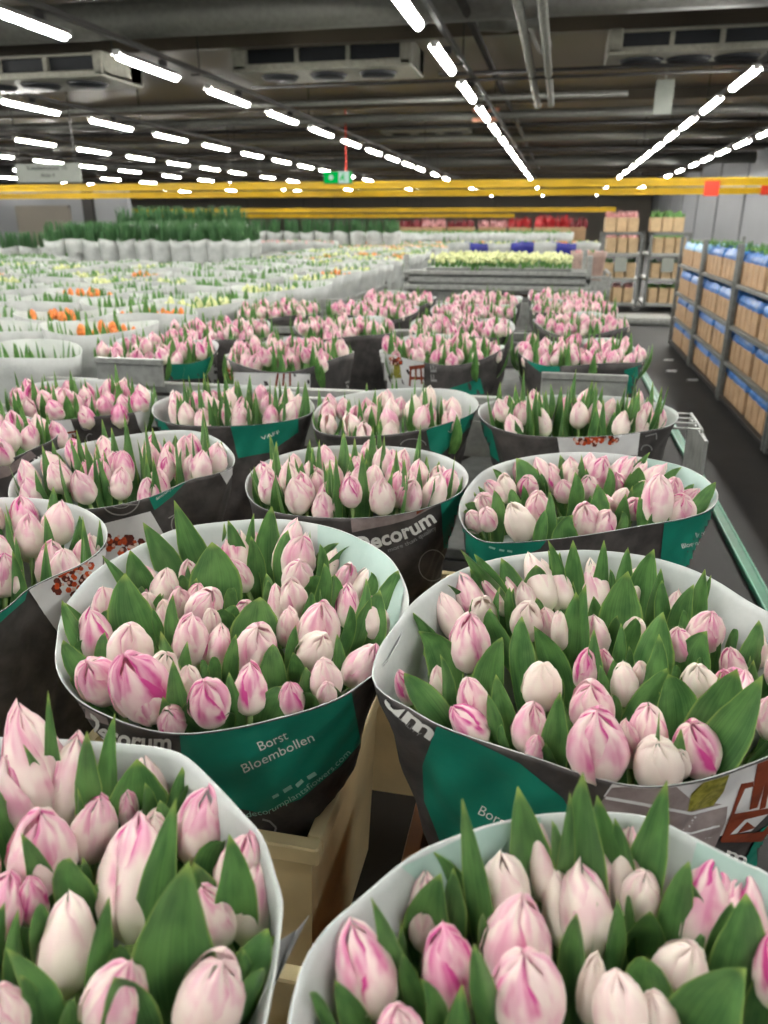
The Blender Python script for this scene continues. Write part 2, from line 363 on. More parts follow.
# ------------------------------------------------------------------ paper sleeves
def resample(pts, n=112):
    L = [0]
    for i in range(len(pts)): L.append(L[-1] + (pts[(i+1) % len(pts)] - pts[i]).length)
    out = []
    for k in range(n):
        s = L[-1]*k/n; i = 0
        while L[i+1] < s: i += 1
        a = (s - L[i])/(L[i+1]-L[i]); m_ = len(pts)
        p0, p1, p2, p3 = pts[(i-1) % m_], pts[i % m_], pts[(i+1) % m_], pts[(i+2) % m_]
        out.append(.5*((2*p1) + (p2-p0)*a + (2*p0-5*p1+4*p2-p3)*a*a + (3*p1-p0-3*p2+p3)*a**3))
    return out
class Sleeve:
    def __init__(s, name, rim, label, group='printed paper sleeves', H=.36, taper=.42, mats=None, n=112, nh=20, seed=0, wr=1.0):
        rng = random.Random(seed); s.rim = resample(rim, n) if len(rim) < n else rim; n = len(s.rim)
        s.c = sum(s.rim, Vector())/n; s.H = H
        area = sum(s.rim[i].x*s.rim[(i+1) % n].y - s.rim[(i+1) % n].x*s.rim[i].y for i in range(n))
        if area < 0: s.rim.reverse()
        ph = [rng.uniform(0, 6.28) for _ in range(8)]
        def pt(i, h, off):
            p = s.rim[i % n]; k = h/H; d = Vector((p.x - s.c.x, p.y - s.c.y, 0)); r = d.length; dn = d/r
            th = 2*math.pi*i/n
            sc = 1 - taper*k**.9
            cr = wr*(.0035*math.sin(5*th+ph[0]+h*18) + .003*math.sin(11*th+ph[1]-h*30) + .0022*math.sin(19*th+ph[2]+h*55))*min(1, h/.05)
            cr += wr*.006*max(0, math.sin(3*th + ph[3] + h*22))**6*min(1, h/.08)
            return Vector((s.c.x + dn.x*(r*sc + cr + off), s.c.y + dn.y*(r*sc + cr + off), p.z - h))
        vs = []; fs = []; mi = []
        hs = [H*(j/nh)**1.25 for j in range(nh+1)]
        for off in (0, -.0016):
            for h in hs:
                for i in range(n): vs.append(pt(i, h, off))
        K = (nh+1)*n
        for j in range(nh):
            for i in range(n):
                a, b = j*n+i, j*n+(i+1) % n
                fs.append((a, a+n, b+n, b)); mi.append(0)
                fs.append((K+a, K+b, K+b+n, K+a+n)); mi.append(1)
        s.outer = [f for f, m in zip(fs, mi) if m == 0]
        for i in range(n): fs.append((i, (i+1) % n, K+(i+1) % n, K+i)); mi.append(1)
        fs.append(tuple(nh*n+n-1-i for i in range(n))); mi.append(0)
        s.v = vs; s.inner = [f for f, m in zip(fs, mi) if m == 1][:nh*n]
        s.o = mesh(name, vs, fs, mats or [M['black'], M['inner']], None, off=Vector((s.c.x, s.c.y, s.c.z-H)), smooth=True, mi=mi)
        s.o.location = (s.c.x, s.c.y, s.c.z-H)
        s.off = Vector(s.o.location)
        tag(s.o, label, 'paper sleeve', group)
        s.bvh = BVHTree.FromPolygons(vs, s.outer); s.bvi = BVHTree.FromPolygons(vs, s.inner)
    def cast(s, px, py, lift=.0008, inner=False):
        d = ray(px, py).normalized(); b = s.bvi if inner else s.bvh
        h = b.ray_cast(CAM, d)
        if h[0] is None: return None
        nr = h[1] if h[1].dot(d) < 0 else -h[1]
        if Vector((h[0].x-s.c.x, h[0].y-s.c.y, 0)).dot(nr) * (-1 if inner else 1) < 0: return None
        return h[0] + nr*(lift + .0008)
    def patch(s, name, poly, mat, lift=.0008, step=3, inner=False, label=None, parent=None):
        polys = poly if isinstance(poly[0][0], (tuple, list)) else [poly]
        V = []; Fc = []
        for pl in polys:
            bm = bmesh.new(); bm.faces.new([bm.verts.new((x, y, 0)) for x, y in pl])
            xs = [q[0] for q in pl]; ys = [q[1] for q in pl]
            for ax, lo, hi in ((0, min(xs), max(xs)), (1, min(ys), max(ys))):
                k = lo + step*.5
                while k < hi:
                    co = Vector((k, 0, 0)) if ax == 0 else Vector((0, k, 0)); no = Vector((1,0,0)) if ax == 0 else Vector((0,1,0))
                    bmesh.ops.bisect_plane(bm, geom=bm.verts[:]+bm.edges[:]+bm.faces[:], plane_co=co, plane_no=no); k += step
            bm.verts.index_update(); hit = {}
            for v in bm.verts: hit[v.index] = s.cast(v.co.x, v.co.y, lift, inner)
            b0 = {}; full = dict(hit)
            for v in bm.verts:          # the print ends cleanly at the paper's edge
                if hit[v.index] is None and any(full[q.index] is not None for f in v.link_faces for q in f.verts):
                    for k in range(1, 17):
                        q = s.cast(v.co.x, v.co.y + k*step/12, lift, inner)
                        if q is not None: hit[v.index] = q; break
            for f in bm.faces:
                ids = [v.index for v in f.verts]
                if any(hit[i] is None for i in ids): continue
                # a face that jumps over the rim is no print
                q = [hit[i] for i in ids]
                if max((a-b).length for a in q for b in q) > .05: continue
                for i in ids:
                    if i not in b0: b0[i] = len(V); V.append(hit[i])
                Fc.append([b0[i] for i in ids])
            bm.free()
        if not Fc: return None
        o = mesh(name, V, Fc, mat, parent or s.o, off=s.off, smooth=True)
        if label: o['label'] = label
        return o
    def text(s, name, body, base, size, mat, bold=0, shear=0, xs=1.0, lift=.0012, up=None, inner=False):
        """lettering laid along the baseline polyline `base` (photo pixels)"""
        cu = bpy.data.curves.new('lettering', 'FONT'); cu.body = body; cu.size = 1; cu.offset = bold; cu.resolution_u = 3
        ob = bpy.data.objects.new('lettering', cu); C.objects.link(ob); bpy.context.view_layer.update()
        me = bpy.data.meshes.new_from_object(ob.evaluated_get(bpy.context.evaluated_depsgraph_get()))
        bpy.data.objects.remove(ob)
        w = max(v.co.x for v in me.vertices) or 1
        L = [0]
        for i in range(len(base)-1): L.append(L[-1] + math.dist(base[i], base[i+1]))
        def at(d):
            i = 0
            while i < len(L)-2 and L[i+1] < d: i += 1
            a = (d - L[i])/(L[i+1]-L[i]); p, q = base[i], base[i+1]
            def nrm(j):
                j0, j1 = max(j-1, 0), min(j+1, len(base)-1); e = (base[j1][0]-base[j0][0], base[j1][1]-base[j0][1]); l = math.hypot(*e); return (e[1]/l, -e[0]/l)
            n0, n1 = nrm(i), nrm(i+1)
            return (p[0]+(q[0]-p[0])*a, p[1]+(q[1]-p[1])*a), (n0[0]*(1-a)+n1[0]*a, n0[1]*(1-a)+n1[1]*a)
        bm = bmesh.new(); bm.from_mesh(me); 
        gx = .25
        while gx < w:
            bmesh.ops.bisect_plane(bm, geom=bm.verts[:]+bm.edges[:]+bm.faces[:], plane_co=(gx,0,0), plane_no=(1,0,0)); gx += .25
        bm.verts.index_update(); pos = {}
        for v in bm.verts:
            (x, y), nn = at(v.co.x/w*L[-1]); nn = up or nn
            hgt = v.co.y*size
            pos[v.index] = s.cast(x + nn[0]*hgt, y + nn[1]*hgt, lift, inner)
        V = []; Fc = []; idx = {}
        for f in bm.faces:
            ids = [v.index for v in f.verts]
            if any(pos[i] is None for i in ids): continue
            q = [pos[i] for i in ids]
            if max((a-b).length for a in q for b in q) > .05: continue
            for i in ids:
                if i not in idx: idx[i] = len(V); V.append(pos[i])
            Fc.append([idx[i] for i in ids])
        bm.free()
        if Fc: return mesh(name, V, Fc, mat, s.o, off=s.off)
def rim_px(pts, back=.425, front=.485):
    ys = [p[1] for p in pts]; lo, hi = min(ys), max(ys); out = []
    for x, y in pts:
        k = (y - lo)/(hi - lo); out.append(P(x, y, back + (front-back)*k))
    return out
def ellipse_rim(cx, cy, rx, ry, drop=.45, tilt=.02, n=112, seed=0):
    rng = random.Random(seed); a, b, c = rng.uniform(0, 6.28), rng.uniform(0, 6.28), rng.uniform(0, 6.28); o = []
    for i in range(n):
        t = 2*math.pi*i/n; k = 1 + .035*math.sin(2*t+a) + .03*math.sin(3*t+b)
        o.append(Vector((cx + rx*k*math.cos(t), cy + ry*k*math.sin(t), CAMZ - drop + tilt*math.sin(t) + .012*math.sin(3*t+c))))
    return o
def bunch(name, sl): return dict(name=name, centre=Vector(sl.c), tulips=[], sl=sl)
def inside(pt, rim, k):
    c = sum(rim, Vector())/len(rim); q = [((p.x-c.x)*k+c.x, (p.y-c.y)*k+c.y) for p in rim]; r = False; n = len(q)
    for i in range(n):
        x1, y1 = q[i]; x2, y2 = q[(i+1) % n]
        if (y1 > pt[1]) != (y2 > pt[1]) and pt[0] < (x2-x1)*(pt[1]-y1)/(y2-y1)+x1: r = not r
    return r
def scatter(rim, sp, k=.9, tries=4000):
    xs = [p.x for p in rim]; ys = [p.y for p in rim]; out = []
    for _ in range(tries):
        q = (U(min(xs), max(xs)), U(min(ys), max(ys)))
        if inside(q, rim, k) and all(math.dist(q, o) > sp for o in out): out.append(q)
    return out
def fill_leaves(bu, most=2, up=(-.035, .03), wide=(.026, .042)):
    for td in bu['tulips']:
        k = 0
        while td['leaves'] < most and k < 4:
            k += 1; a = U(0, 6.28); r = td['W']*.62
            o = Vector((math.cos(a), math.sin(a), 0)); z = td['tip'].z + U(*up)
            if random.random() < .3: z += .02
            rr = r + .008
            T = td['base'] + o*(rr + U(0, .012)) + td['ax']*.03; T.z = z
            T = clamp(T, bu, .96); B = clamp(td['base'] + o*rr, bu, .85); B.z = td['base'].z - U(-.015, .01)
            add_leaf(td, B, T, U(*wide), o.cross(Vector((0,0,1))) + Vector((U(-.3,.3), U(-.3,.3), 0)), U(.25, .55), None, U(-.4, .4))
def random_bunch(bu, n, W=(.042, .05), drop=.445, leaves=2, pinks=(.2, .7), leafup=(-.02, .04), sp=.046):
    rim = bu['sl'].rim; pts = scatter(rim, sp, .88); random.shuffle(pts); pts = pts[:n]
    c = bu['centre']
    for x, y in pts:
        w = U(*W); L = w*U(1.5, 1.75); o = Vector((x - c.x, y - c.y, 0))
        T = Vector((x, y, CAMZ - drop + .02 + U(-.018, .014))); ax = Vector((o.x*1.2 + U(-.14, .14), o.y*1.0 + U(-.14, .14) , 1)).normalized()
        make_tulip(T, T - ax*L, w, U(*pinks), bu)
    fill_leaves(bu, leaves, leafup, (.024, .04))
# ------------------------------------------------------------------ what stands in the nearest bunches, read off the photo: tip x y, base x y, width, pinkness
DA = """22 704 48 798 52 .35;81 731 68 806 40 .3;8 762 38 822 48 .75;40 818 42 895 58 .45;99 800 88 862 42 .5;127 794 128 832 22 .5;138 820 129 945 64 .5
155 816 158 870 30 .15;160 757 180 802 38 .2;208 791 199 864 46 .55;247 838 255 895 42 .4;262 866 250 948 42 .35;203 888 228 945 32 .6;222 962 200 1035 60 .3
68 900 66 1000 52 .15;8 878 -12 955 42 .75;30 880 36 925 26 .9;128 966 102 1035 56 .5;0 992 12 1045 40 .3;-28 840 -30 910 46 .5;-40 930 -45 1010 48 .4;170 1050 165 1110 50 .3;60 1055 60 1120 50 .4;-70 780 -60 850 46 .5;235 1060 225 1120 44 .3"""
LA = """48 690 64 745 16;115 713 118 790 19;87 731 88 835 26;90 774 82 840 15;23 744 55 815 14;137 759 135 835 60;-5 785 5 850 32;21 833 50 905 22;70 858 76 915 36
189 861 175 990 78;176 798 148 935 32;188 784 180 825 14;229 834 236 930 38;268 928 238 1005 42;243 949 245 1000 18;264 968 250 1030 30;6 948 55 1030 32;40 903 42 950 22
109 896 95 990 30;120 944 118 990 26;114 977 135 1035 48;5 902 -8 975 28;98 884 96 915 18;74 1000 65 1035 18;20 975 40 1030 18;160 800 165 850 20"""
DB = """353 926 378 1018 54 .7;424 876 404 942 33 .3;443 928 455 1015 52 .85;398 1010 402 1065 44 .55;502 857 508 925 45 .12;526 810 538 870 26 .3;522 903 512 985 62 .45;525 957 530 1035 66 .5
582 867 590 962 50 .3;553 866 560 950 28 .1;597 958 588 1025 28 .05;617 975 622 1045 50 .12;637 816 640 856 34 .35;645 875 638 912 34 .15;692 949 668 992 46 .12;733 865 724 930 50 .75
768 880 764 960 48 .6;772 935 772 1010 34 .7;603 820 616 880 28 .2;652 995 665 1045 36 .1;450 1060 450 1120 50 .4;340 1050 345 1110 48 .5;560 1080 560 1140 50 .4;720 1040 720 1100 50 .3;800 960 800 1040 46 .5;640 1100 640 1160 50 .4"""
LB = """371 897 403 990 24;441 873 425 945 42;434 852 452 900 30;403 954 415 1000 18;421 978 440 1035 22;335 980 360 1030 24;310 992 318 1035 12;462 798 485 930 25;517 785 527 880 42;583 772 585 885 44
570 792 558 850 16;552 820 560 875 16;483 913 487 960 12;474 944 492 1030 26;577 913 575 985 28;508 1008 508 1040 12;667 780 645 890 34;615 818 632 875 26;617 899 612 965 18;629 895 630 940 10
689 861 672 935 28;746 893 738 985 44;732 902 718 960 24;746 968 690 1030 60;615 1012 615 1045 28;688 878 703 945 20;597 795 606 890 36;702 941 690 965 10;530 1020 530 1060 30"""
DC = """91 612 80 664 32 .5;104 589 105 625 28 .35;140 568 155 600 20 .55;166 571 163 607 26 .2;188 562 192 592 20 .35;147 595 150 620 24 .25;163 603 168 640 20 .2;180 590 182 620 22 .35;198 586 195 612 20 .35
211 593 198 622 32 .4;192 618 190 665 33 .4;211 610 212 640 18 .2;221 628 213 672 26 .4;130 628 130 670 40 .2;88 664 95 704 38 .55;121 668 150 716 50 .9;166 655 158 690 30 .1;188 667 190 706 24 .15
205 683 212 724 38 .65;137 706 140 730 34 .4;166 718 166 742 26 .4;238 530 240 556 20 .45;226 542 228 564 17 .6;256 525 258 550 18 .5;298 519 300 546 24 .3;314 520 316 546 15 .15;303 538 303 570 30 .45
233 561 248 592 20 .45;300 563 296 592 28 .35;338 550 338 573 18 .2;350 566 346 590 20 .4;373 568 376 594 20 .15;291 581 294 618 28 .3;276 587 278 625 18 .3;347 586 348 630 22 .55;289 610 288 648 22 .25
322 606 316 654 38 .4;373 600 378 642 26 .15;246 604 244 625 22 .4;258 630 256 672 40 .35;250 665 250 716 31 .6;322 638 308 666 33 .1;324 662 327 698 30 .2;373 647 350 686 32 .45;290 684 293 715 24 .65;333 690 330 708 18 .3;214 548 214 566 18 .4"""
LC = """140 521 165 570 24;174 500 192 562 26;130 550 142 595 24;125 573 135 640 38;101 555 118 594 12;57 603 66 640 12;63 640 68 690 20;212 542 215 602 44;173 594 174 655 15;153 608 160 640 10;107 610 106 640 14
183 577 186 595 12;226 612 222 630 24;105 632 107 672 16;84 640 86 662 20;149 640 151 668 14;173 660 180 722 20;212 657 215 684 14;202 660 205 682 8;198 716 192 728 22;228 520 240 560 18;272 506 268 565 22
254 513 254 532 10;251 536 258 580 16;288 530 282 575 20;320 544 322 580 12;324 563 324 605 15;334 574 338 615 16;354 544 349 566 18;339 543 330 562 14;400 570 390 615 22;380 590 370 640 30;366 578 358 640 15
371 572 370 600 12;260 597 255 648 42;268 580 270 610 12;233 588 232 608 12;311 592 306 625 14;310 577 316 597 24;235 605 228 632 18;273 644 275 686 25;236 634 228 680 14;229 672 236 718 14;293 652 302 680 19
306 667 308 700 14;337 634 340 680 12;282 686 268 714 25;246 657 244 672 9;296 625 290 665 14;350 605 345 642 14;62 600 60 660 16"""
DD = """461 569 462 584 16 .4;449 579 451 616 26 .45;428 602 450 637 26 .15;482 600 474 620 26 .1;470 618 470 671 37 .45;490 571 491 586 14 .3;528 558 527 582 26 .15;541 562 540 580 16 .15;549 557 552 572 20 .3
523 584 521 612 20 .2;529 606 525 636 30 .1;545 610 552 642 20 .4;559 613 562 651 18 .15;543 666 540 706 35 .05;399 673 406 705 18 .8;437 668 441 706 17 .2;468 680 478 722 29 .4;454 708 486 742 30 .95
534 706 526 751 34 .6;530 750 532 764 18 .6;592 567 596 616 27 .3;590 559 592 572 15 .05;637 570 632 590 20 .1;594 618 594 654 28 .3;677 593 674 626 19 .25;711 615 700 647 31 .55;679 630 680 664 27 .5;637 622 633 638 20 .1
588 652 583 690 22 .85;603 652 604 674 18 .6;623 664 625 706 25 .1;640 664 640 692 18 .15;730 650 736 682 23 .5;759 634 762 668 20 .15;735 673 738 694 26 .75;698 668 700 704 33 .02;745 675 740 736 27 .4;724 672 722 690 15 .85
591 687 592 727 40 .4;597 719 597 780 54 .55;648 708 648 758 34 .4;627 723 630 768 24 .45;692 727 706 775 42 .6;661 753 662 788 44 .05;681 752 688 784 18 .05;780 650 782 690 26 .3;770 700 775 740 30 .4;800 690 800 730 28 .4"""
LD = """437 541 456 572 26;463 549 478 590 18;470 569 468 605 16;481 569 498 608 18;501 558 505 600 25;430 579 438 600 10;536 565 537 608 28;510 587 509 625 10;548 550 553 590 12;560 552 557 595 16;573 540 573 608 20
410 612 440 648 25;418 631 450 668 28;452 602 455 622 10;490 608 505 650 26;489 610 493 645 14;502 637 490 692 32;476 650 480 672 14;522 616 520 676 25;534 626 560 672 26;576 592 573 655 27;440 654 450 710 14
548 540 545 562 14;404 673 438 718 26;496 674 508 730 21;488 694 498 738 15;433 704 442 722 12;560 692 552 757 25;563 702 568 745 10;552 668 556 700 14;501 735 505 750 10;604 540 600 580 16;628 547 623 592 16
654 549 650 590 26;628 571 618 632 36;586 584 578 655 22;610 569 612 605 9;661 568 652 620 16;662 580 664 625 14;694 584 675 630 19;705 569 698 630 20;711 575 714 612 10;663 612 645 676 37;621 623 617 670 12
636 618 626 650 16;684 610 682 635 8;594 628 595 695 16;659 634 652 700 21;707 631 692 674 32;759 620 748 674 21;735 630 730 650 8;720 645 714 660 8;613 660 610 690 10;667 668 640 717 25;668 674 680 726 36
659 692 664 730 14;737 669 708 742 46;677 665 675 690 10;772 680 735 770 40;612 694 616 722 10;698 741 690 777 12;741 757 735 770 8;600 665 607 700 10;714 683 705 702 10"""
DI = """506 460 504 481 17 .5;504 476 501 501 18 .1;484 485 484 500 18 .4;482 496 484 515 22 .4;486 509 489 530 18 .3;468 518 477 530 18 .3;512 506 526 539 27 .05;528 478 525 495 19 .45;538 494 538 525 24 .4
563 482 565 501 18 .45;570 460 568 476 20 .4;575 470 575 487 20 .15;585 506 589 535 26 .4;589 477 589 498 18 .4;604 459 596 476 22 .7;609 512 599 537 21 .5;617 474 618 491 16 .5;626 460 622 477 20 .4
626 490 616 511 19 .2;645 460 645 485 16 .4;660 478 656 525 29 .35;675 480 673 505 22 .65;683 504 677 524 27 .4;700 493 693 506 16 .6;636 504 630 517 18 .7;606 497 608 514 15 .3;550 466 550 484 18 .4;590 455 590 472 18 .3;668 462 668 480 18 .3;640 452 640 468 17 .4;535 460 535 478 17 .3"""
LI = """484 467 490 488 9;516 458 534 494 24;541 473 544 495 10;511 489 518 513 12;494 490 499 520 12;545 510 541 538 12;550 490 549 540 14;575 472 577 505 12;573 515 562 541 22;597 484 599 521 18;609 467 609 498 10
622 511 622 533 8;639 497 646 528 15;663 504 656 526 17;682 467 677 488 10;694 484 687 503 9;717 482 697 512 13;639 467 632 491 18;560 455 560 478 12;650 452 650 475 11"""
def rows(s): return [tuple(float(x) for x in r.split()) for r in s.replace('\n', ';').split(';') if r.strip()]
def photo_bunch(name, sl, D, L, dt=.44, dl=.435, filler=2):
    b = bunch(name, sl)
    for r in rows(D): place_bloom(b, r, dt)
    for r in rows(L): place_leaf(b, r, dl)
    fill_leaves(b, filler, (-.045, .0), (.026, .04))
    return b
bunches = []
RA = [(130,744),(163,748),(187,757),(214,782),(241,811),(263,837),(276,876),(283,903),(280,942),(274,987),(262,1040),(235,1110),(180,1170),(80,1200),(-40,1180),(-130,1100),(-180,980),(-190,880),(-160,800),(-100,752),(-20,738),(60,739)]
sA = Sleeve('paper_sleeve', rim_px(RA, .43, .49), 'paper sleeve of the bunch cut off by the bottom left corner', seed=1)
RB = [(290,1009),(304,961),(326,928),(361,897),(397,866),(423,849),(460,834),(490,824),(523,817),(554,813),(610,812),(653,818),(693,837),(741,861),(768,873),(830,915),(870,980),(880,1060),(850,1150),(780,1230),(650,1280),(500,1280),(380,1220),(310,1120),(287,1060)]
sB = Sleeve('paper_sleeve', rim_px(RB, .425, .49), 'paper sleeve of the bunch at the bottom edge beside the beige crate', seed=2)
RC = [(56,668),(57,635),(62,612),(75,592),(100,567),(150,540),(180,528),(230,521),(280,519),(330,527),(365,541),(390,558),(405,583),(409,605),(402,634),(385,664),(350,692),(320,706),(280,718),(230,729),(180,734),(140,728),(100,713),(72,695)]
sC = Sleeve('paper_sleeve', rim_px(RC, .425, .485), 'paper sleeve with a green band and white grower lettering, beside the beige crate', seed=3, taper=.56)
RD = [(372,678),(378,650),(395,625),(415,600),(450,575),(490,560),(540,552),(590,550),(640,555),(680,565),(715,580),(750,602),(806,632),(852,668),(850,706),(800,742),(735,770),(693,782),(650,787),(615,783),(578,773),(541,760),(500,747),(440,726),(405,706),(385,695)]
sD = Sleeve('paper_sleeve', rim_px(RD, .425, .485), 'paper sleeve printed with a brown chair and a grey basket', seed=4, taper=.35)
def sub(pts, bk=.43, fr=.475, **k): return Sleeve('paper_sleeve', rim_px(pts, bk, fr), **k)
sF = sub([(-120,600),(-125,560),(-90,520),(-30,500),(30,498),(75,505),(103,522),(106,542),(85,562),(50,578),(27,590),(0,612),(-50,632),(-100,625)], label='paper sleeve cut by the left edge, with a pale flap of berries', seed=5)
sG = sub([(8,492),(20,470),(60,449),(120,436),(180,430),(212,436),(232,452),(233,466),(215,474),(190,480),(150,497),(100,508),(50,510),(18,506)], label='black paper sleeve with a round grey stamp and green corner', seed=6)
sH = sub([(246,492),(249,474),(270,459),(310,448),(360,445),(410,448),(445,456),(466,470),(466,487),(445,501),(410,512),(360,518),(300,516),(262,508)], label='black paper sleeve with bold white lettering and a wood print strip', seed=7)
sI = sub([(460,520),(463,495),(485,470),(525,457),(580,452),(640,457),(690,469),(716,489),(714,506),(690,517),(640,526),(580,536),(520,542),(480,540)], label='paper sleeve with green right corner beside the aisle floor', seed=8)
sJ = sub([(152,412),(160,400),(200,390),(255,386),(295,392),(313,403),(311,413),(290,420),(250,425),(200,426),(165,422)], label='paper sleeve with a wide green front, before the metal trolley rail', seed=9)
sK = sub([(314,428),(320,405),(355,393),(410,388),(455,390),(476,399),(474,412),(440,425),(395,434),(345,436)], label='paper sleeve with green right side, between two others in third row', seed=10)
sL = sub([(478,412),(488,402),(530,396),(590,395),(645,400),(676,411),(673,424),(640,432),(585,437),(525,435),(490,425)], label='black and white paper sleeve with red berries beside the steel frame', seed=11)
sM = sub([(10,408),(20,388),(60,380),(110,380),(145,388),(157,400),(140,411),(100,416),(55,420),(20,418)], label='paper sleeve with white and black front, left of the steel plate', seed=12)
sN = sub([(-70,440),(-60,418),(-20,410),(25,416),(56,428),(55,438),(30,450),(0,462),(-40,462)], label='paper sleeve cut by the left edge, with small chair print', seed=13)
bA = photo_bunch('the bottom-left bunch', sA, DA, LA)
bB = photo_bunch('the bottom-edge bunch', sB, DB, LB)
bC = photo_bunch('the green-banded bunch', sC, DC, LC)
bD = photo_bunch('the chair-print bunch', sD, DD, LD)
bI = photo_bunch('the aisle-side bunch', sI, DI, LI)
bF = bunch('the berry-flap bunch', sF); random_bunch(bF, 30, (.040, .047), sp=.05, leafup=(-.02,.05))
bG = bunch('the round-stamp bunch', sG); random_bunch(bG, 28, (.037, .044), sp=.046, leafup=(-.02,.05))
bH = bunch('the bold-lettered bunch', sH); random_bunch(bH, 34, (.036, .043), sp=.042, leafup=(-.02,.05))
bJ = bunch('the green-fronted bunch', sJ); random_bunch(bJ, 20, (.038, .045), sp=.05, leafup=(-.02,.05), leaves=3)
bL = bunch('the steel-frame bunch', sL); random_bunch(bL, 20, (.036, .043), sp=.05, leafup=(-.02,.05), leaves=4)
bunches = [bA, bB, bC, bD, bI, bF, bG, bH, bJ, bL]
if len(tulips) > 300: print('TOO MANY')
print('TULIPS', len(tulips), [len(b['tulips']) for b in bunches])

# prints on the sleeves, where the photo shows them
def ring_px(cx, cy, rx, ry, w, a0=0, a1=360, n=40):
    out = []
    for i in range(n):
        t0 = math.radians(a0 + (a1-a0)*i/n); t1 = math.radians(a0 + (a1-a0)*(i+1)/n)
        c0, s0, c1, s1 = math.cos(t0), math.sin(t0), math.cos(t1), math.sin(t1)
        out.append([(cx+c0*rx, cy+s0*ry), (cx+c1*rx, cy+s1*ry), (cx+c1*(rx-w), cy+s1*(ry-w)), (cx+c0*(rx-w), cy+s0*(ry-w))])
    return out
def line_px(pts, w):
    out = []
    for (x0, y0), (x1, y1) in zip(pts, pts[1:]):
        l = math.hypot(x1-x0, y1-y0) or 1; nx, ny = -(y1-y0)/l*w/2, (x1-x0)/l*w/2
        out.append([(x0+nx, y0+ny), (x1+nx, y1+ny), (x1-nx, y1-ny), (x0-nx, y0-ny)])
    return out
def dots_px(pts, r):
    return [[(x + r*k*math.cos(a), y + r*k*math.sin(a)) for a in [j*1.0472 for j in range(6)]] for x, y, k in pts]
# C
sC.patch('green_band', [(176,700),(226,690),(290,680),(345,655),(352,700),(360,742),(340,765),(300,798),(262,812),(232,806),(205,786),(182,752)], M['teal'])
sC.patch('photo_print', [(52,655),(66,690),(108,716),(110,724),(84,716),(62,700)], M['wood_print'], .0009)
sC.text('bold_lettering', 'Decorum', [(80,725),(94,735),(110,742),(130,747),(150,749),(172,749)], 25, M['ink'], .03)
sC.text('grower_lettering', 'Borst', [(259,750),(288,737)], 13, M['ink'])
sC.text('grower_lettering', 'Bloembollen', [(243,772),(314,739)], 13, M['ink'])
sC.text('small_lettering', 'decorumplantsflowers.com', [(246,816),(270,812),(300,795),(330,772),(350,752)], 8, M['teal_ink'])
sC.patch('social_icons', line_px([(272,796),(278,793)], 3) + line_px([(283,790),(291,785)], 4) + line_px([(296,785),(302,779)], 4) + line_px([(307,777),(315,772)], 4), M['teal_ink'], .0012)
sC.patch('chalk_lettering', line_px([(262,818),(270,820),(276,826),(274,832),(266,836)], 2), M['grey_ink'], .0012)
# D
sD.patch('green_band', [(440,718),(470,738),(520,762),(563,797),(572,812),(540,822),(480,850),(440,840),(425,800),(423,765)], M['teal'])
dp = sD.patch('pale_photo_print', [(620,770),(700,775),(768,742),(850,690),(860,760),(768,812),(750,830),(700,838),(660,830),(618,806),(604,795)], M['white_print'])
sD.patch('basket_print', [[(596,808),(612,786),(672,782),(690,798),(727,804),(724,822),(712,850),(660,842)]], M['wood_print'], .0011, parent=dp)
sD.patch('basket_rim_print', line_px([(606,796),(640,802),(690,812),(727,803)], 3) + line_px([(660,828),(690,832),(718,824)], 2), M['white_print'], .0014, parent=dp)
sD.patch('straw_print', [(686,810),(690,792),(704,778),(728,772),(722,790),(712,804)], M['straw_print'], .0015, parent=dp)
sD.patch('chair_print', [[(756,762),(764,756),(772,752),(756,806),(748,808)], [(768,756),(775,752),(764,806),(758,808)], [(778,752),(786,748),(778,800),(770,804)], [(792,745),(800,740),(794,796),(786,800)],
    [(740,782),(752,780),(752,785),(744,787),(733,812),(746,810),(746,816),(724,838),(719,840),(732,806)], [(722,834),(762,830),(768,822),(768,830),(760,840),(720,841)], [(734,812),(770,806),(790,800),(790,806),(768,812),(736,820)], [(746,820),(754,826),(736,832)]], M['brown_print'], .0013, parent=dp)
sD.patch('green_corner', [(760,828),(790,808),(810,800),(800,840),(745,870),(742,862)], M['teal'], .001)
sD.text('bold_lettering', 'orum', [(352,664),(370,684),(382,699),(396,713),(412,726),(431,739)], 22, M['ink'], .03)
sD.text('small_lettering', 'QUALITY', [(393,710),(404,722),(420,736)], 7, M['grey_ink'])
sD.text('bold_lettering', 'm', [(722,856),(744,864)], 18, M['ink'], .02)
sD.text('grower_lettering', 'Borst', [(477,812),(508,828)], 14, M['ink'])
# B / A inside tint where the green band shows through
sB.patch('green_show_through', [(700,830),(741,858),(800,890),(800,960),(690,960),(688,880)], M['mint'], .0008, inner=True)
sB.patch('green_show_through', [(400,866),(480,828),(540,815),(540,870),(440,900)], M['mint'], .0008, inner=True)
sC.patch('green_show_through', [(318,520),(365,538),(392,558),(406,585),(396,640),(318,600)], M['mint'], .0008, inner=True)
sI.patch('green_show_through', [(640,450),(700,465),(720,490),(715,520),(650,500)], M['mint'], .0008, inner=True)
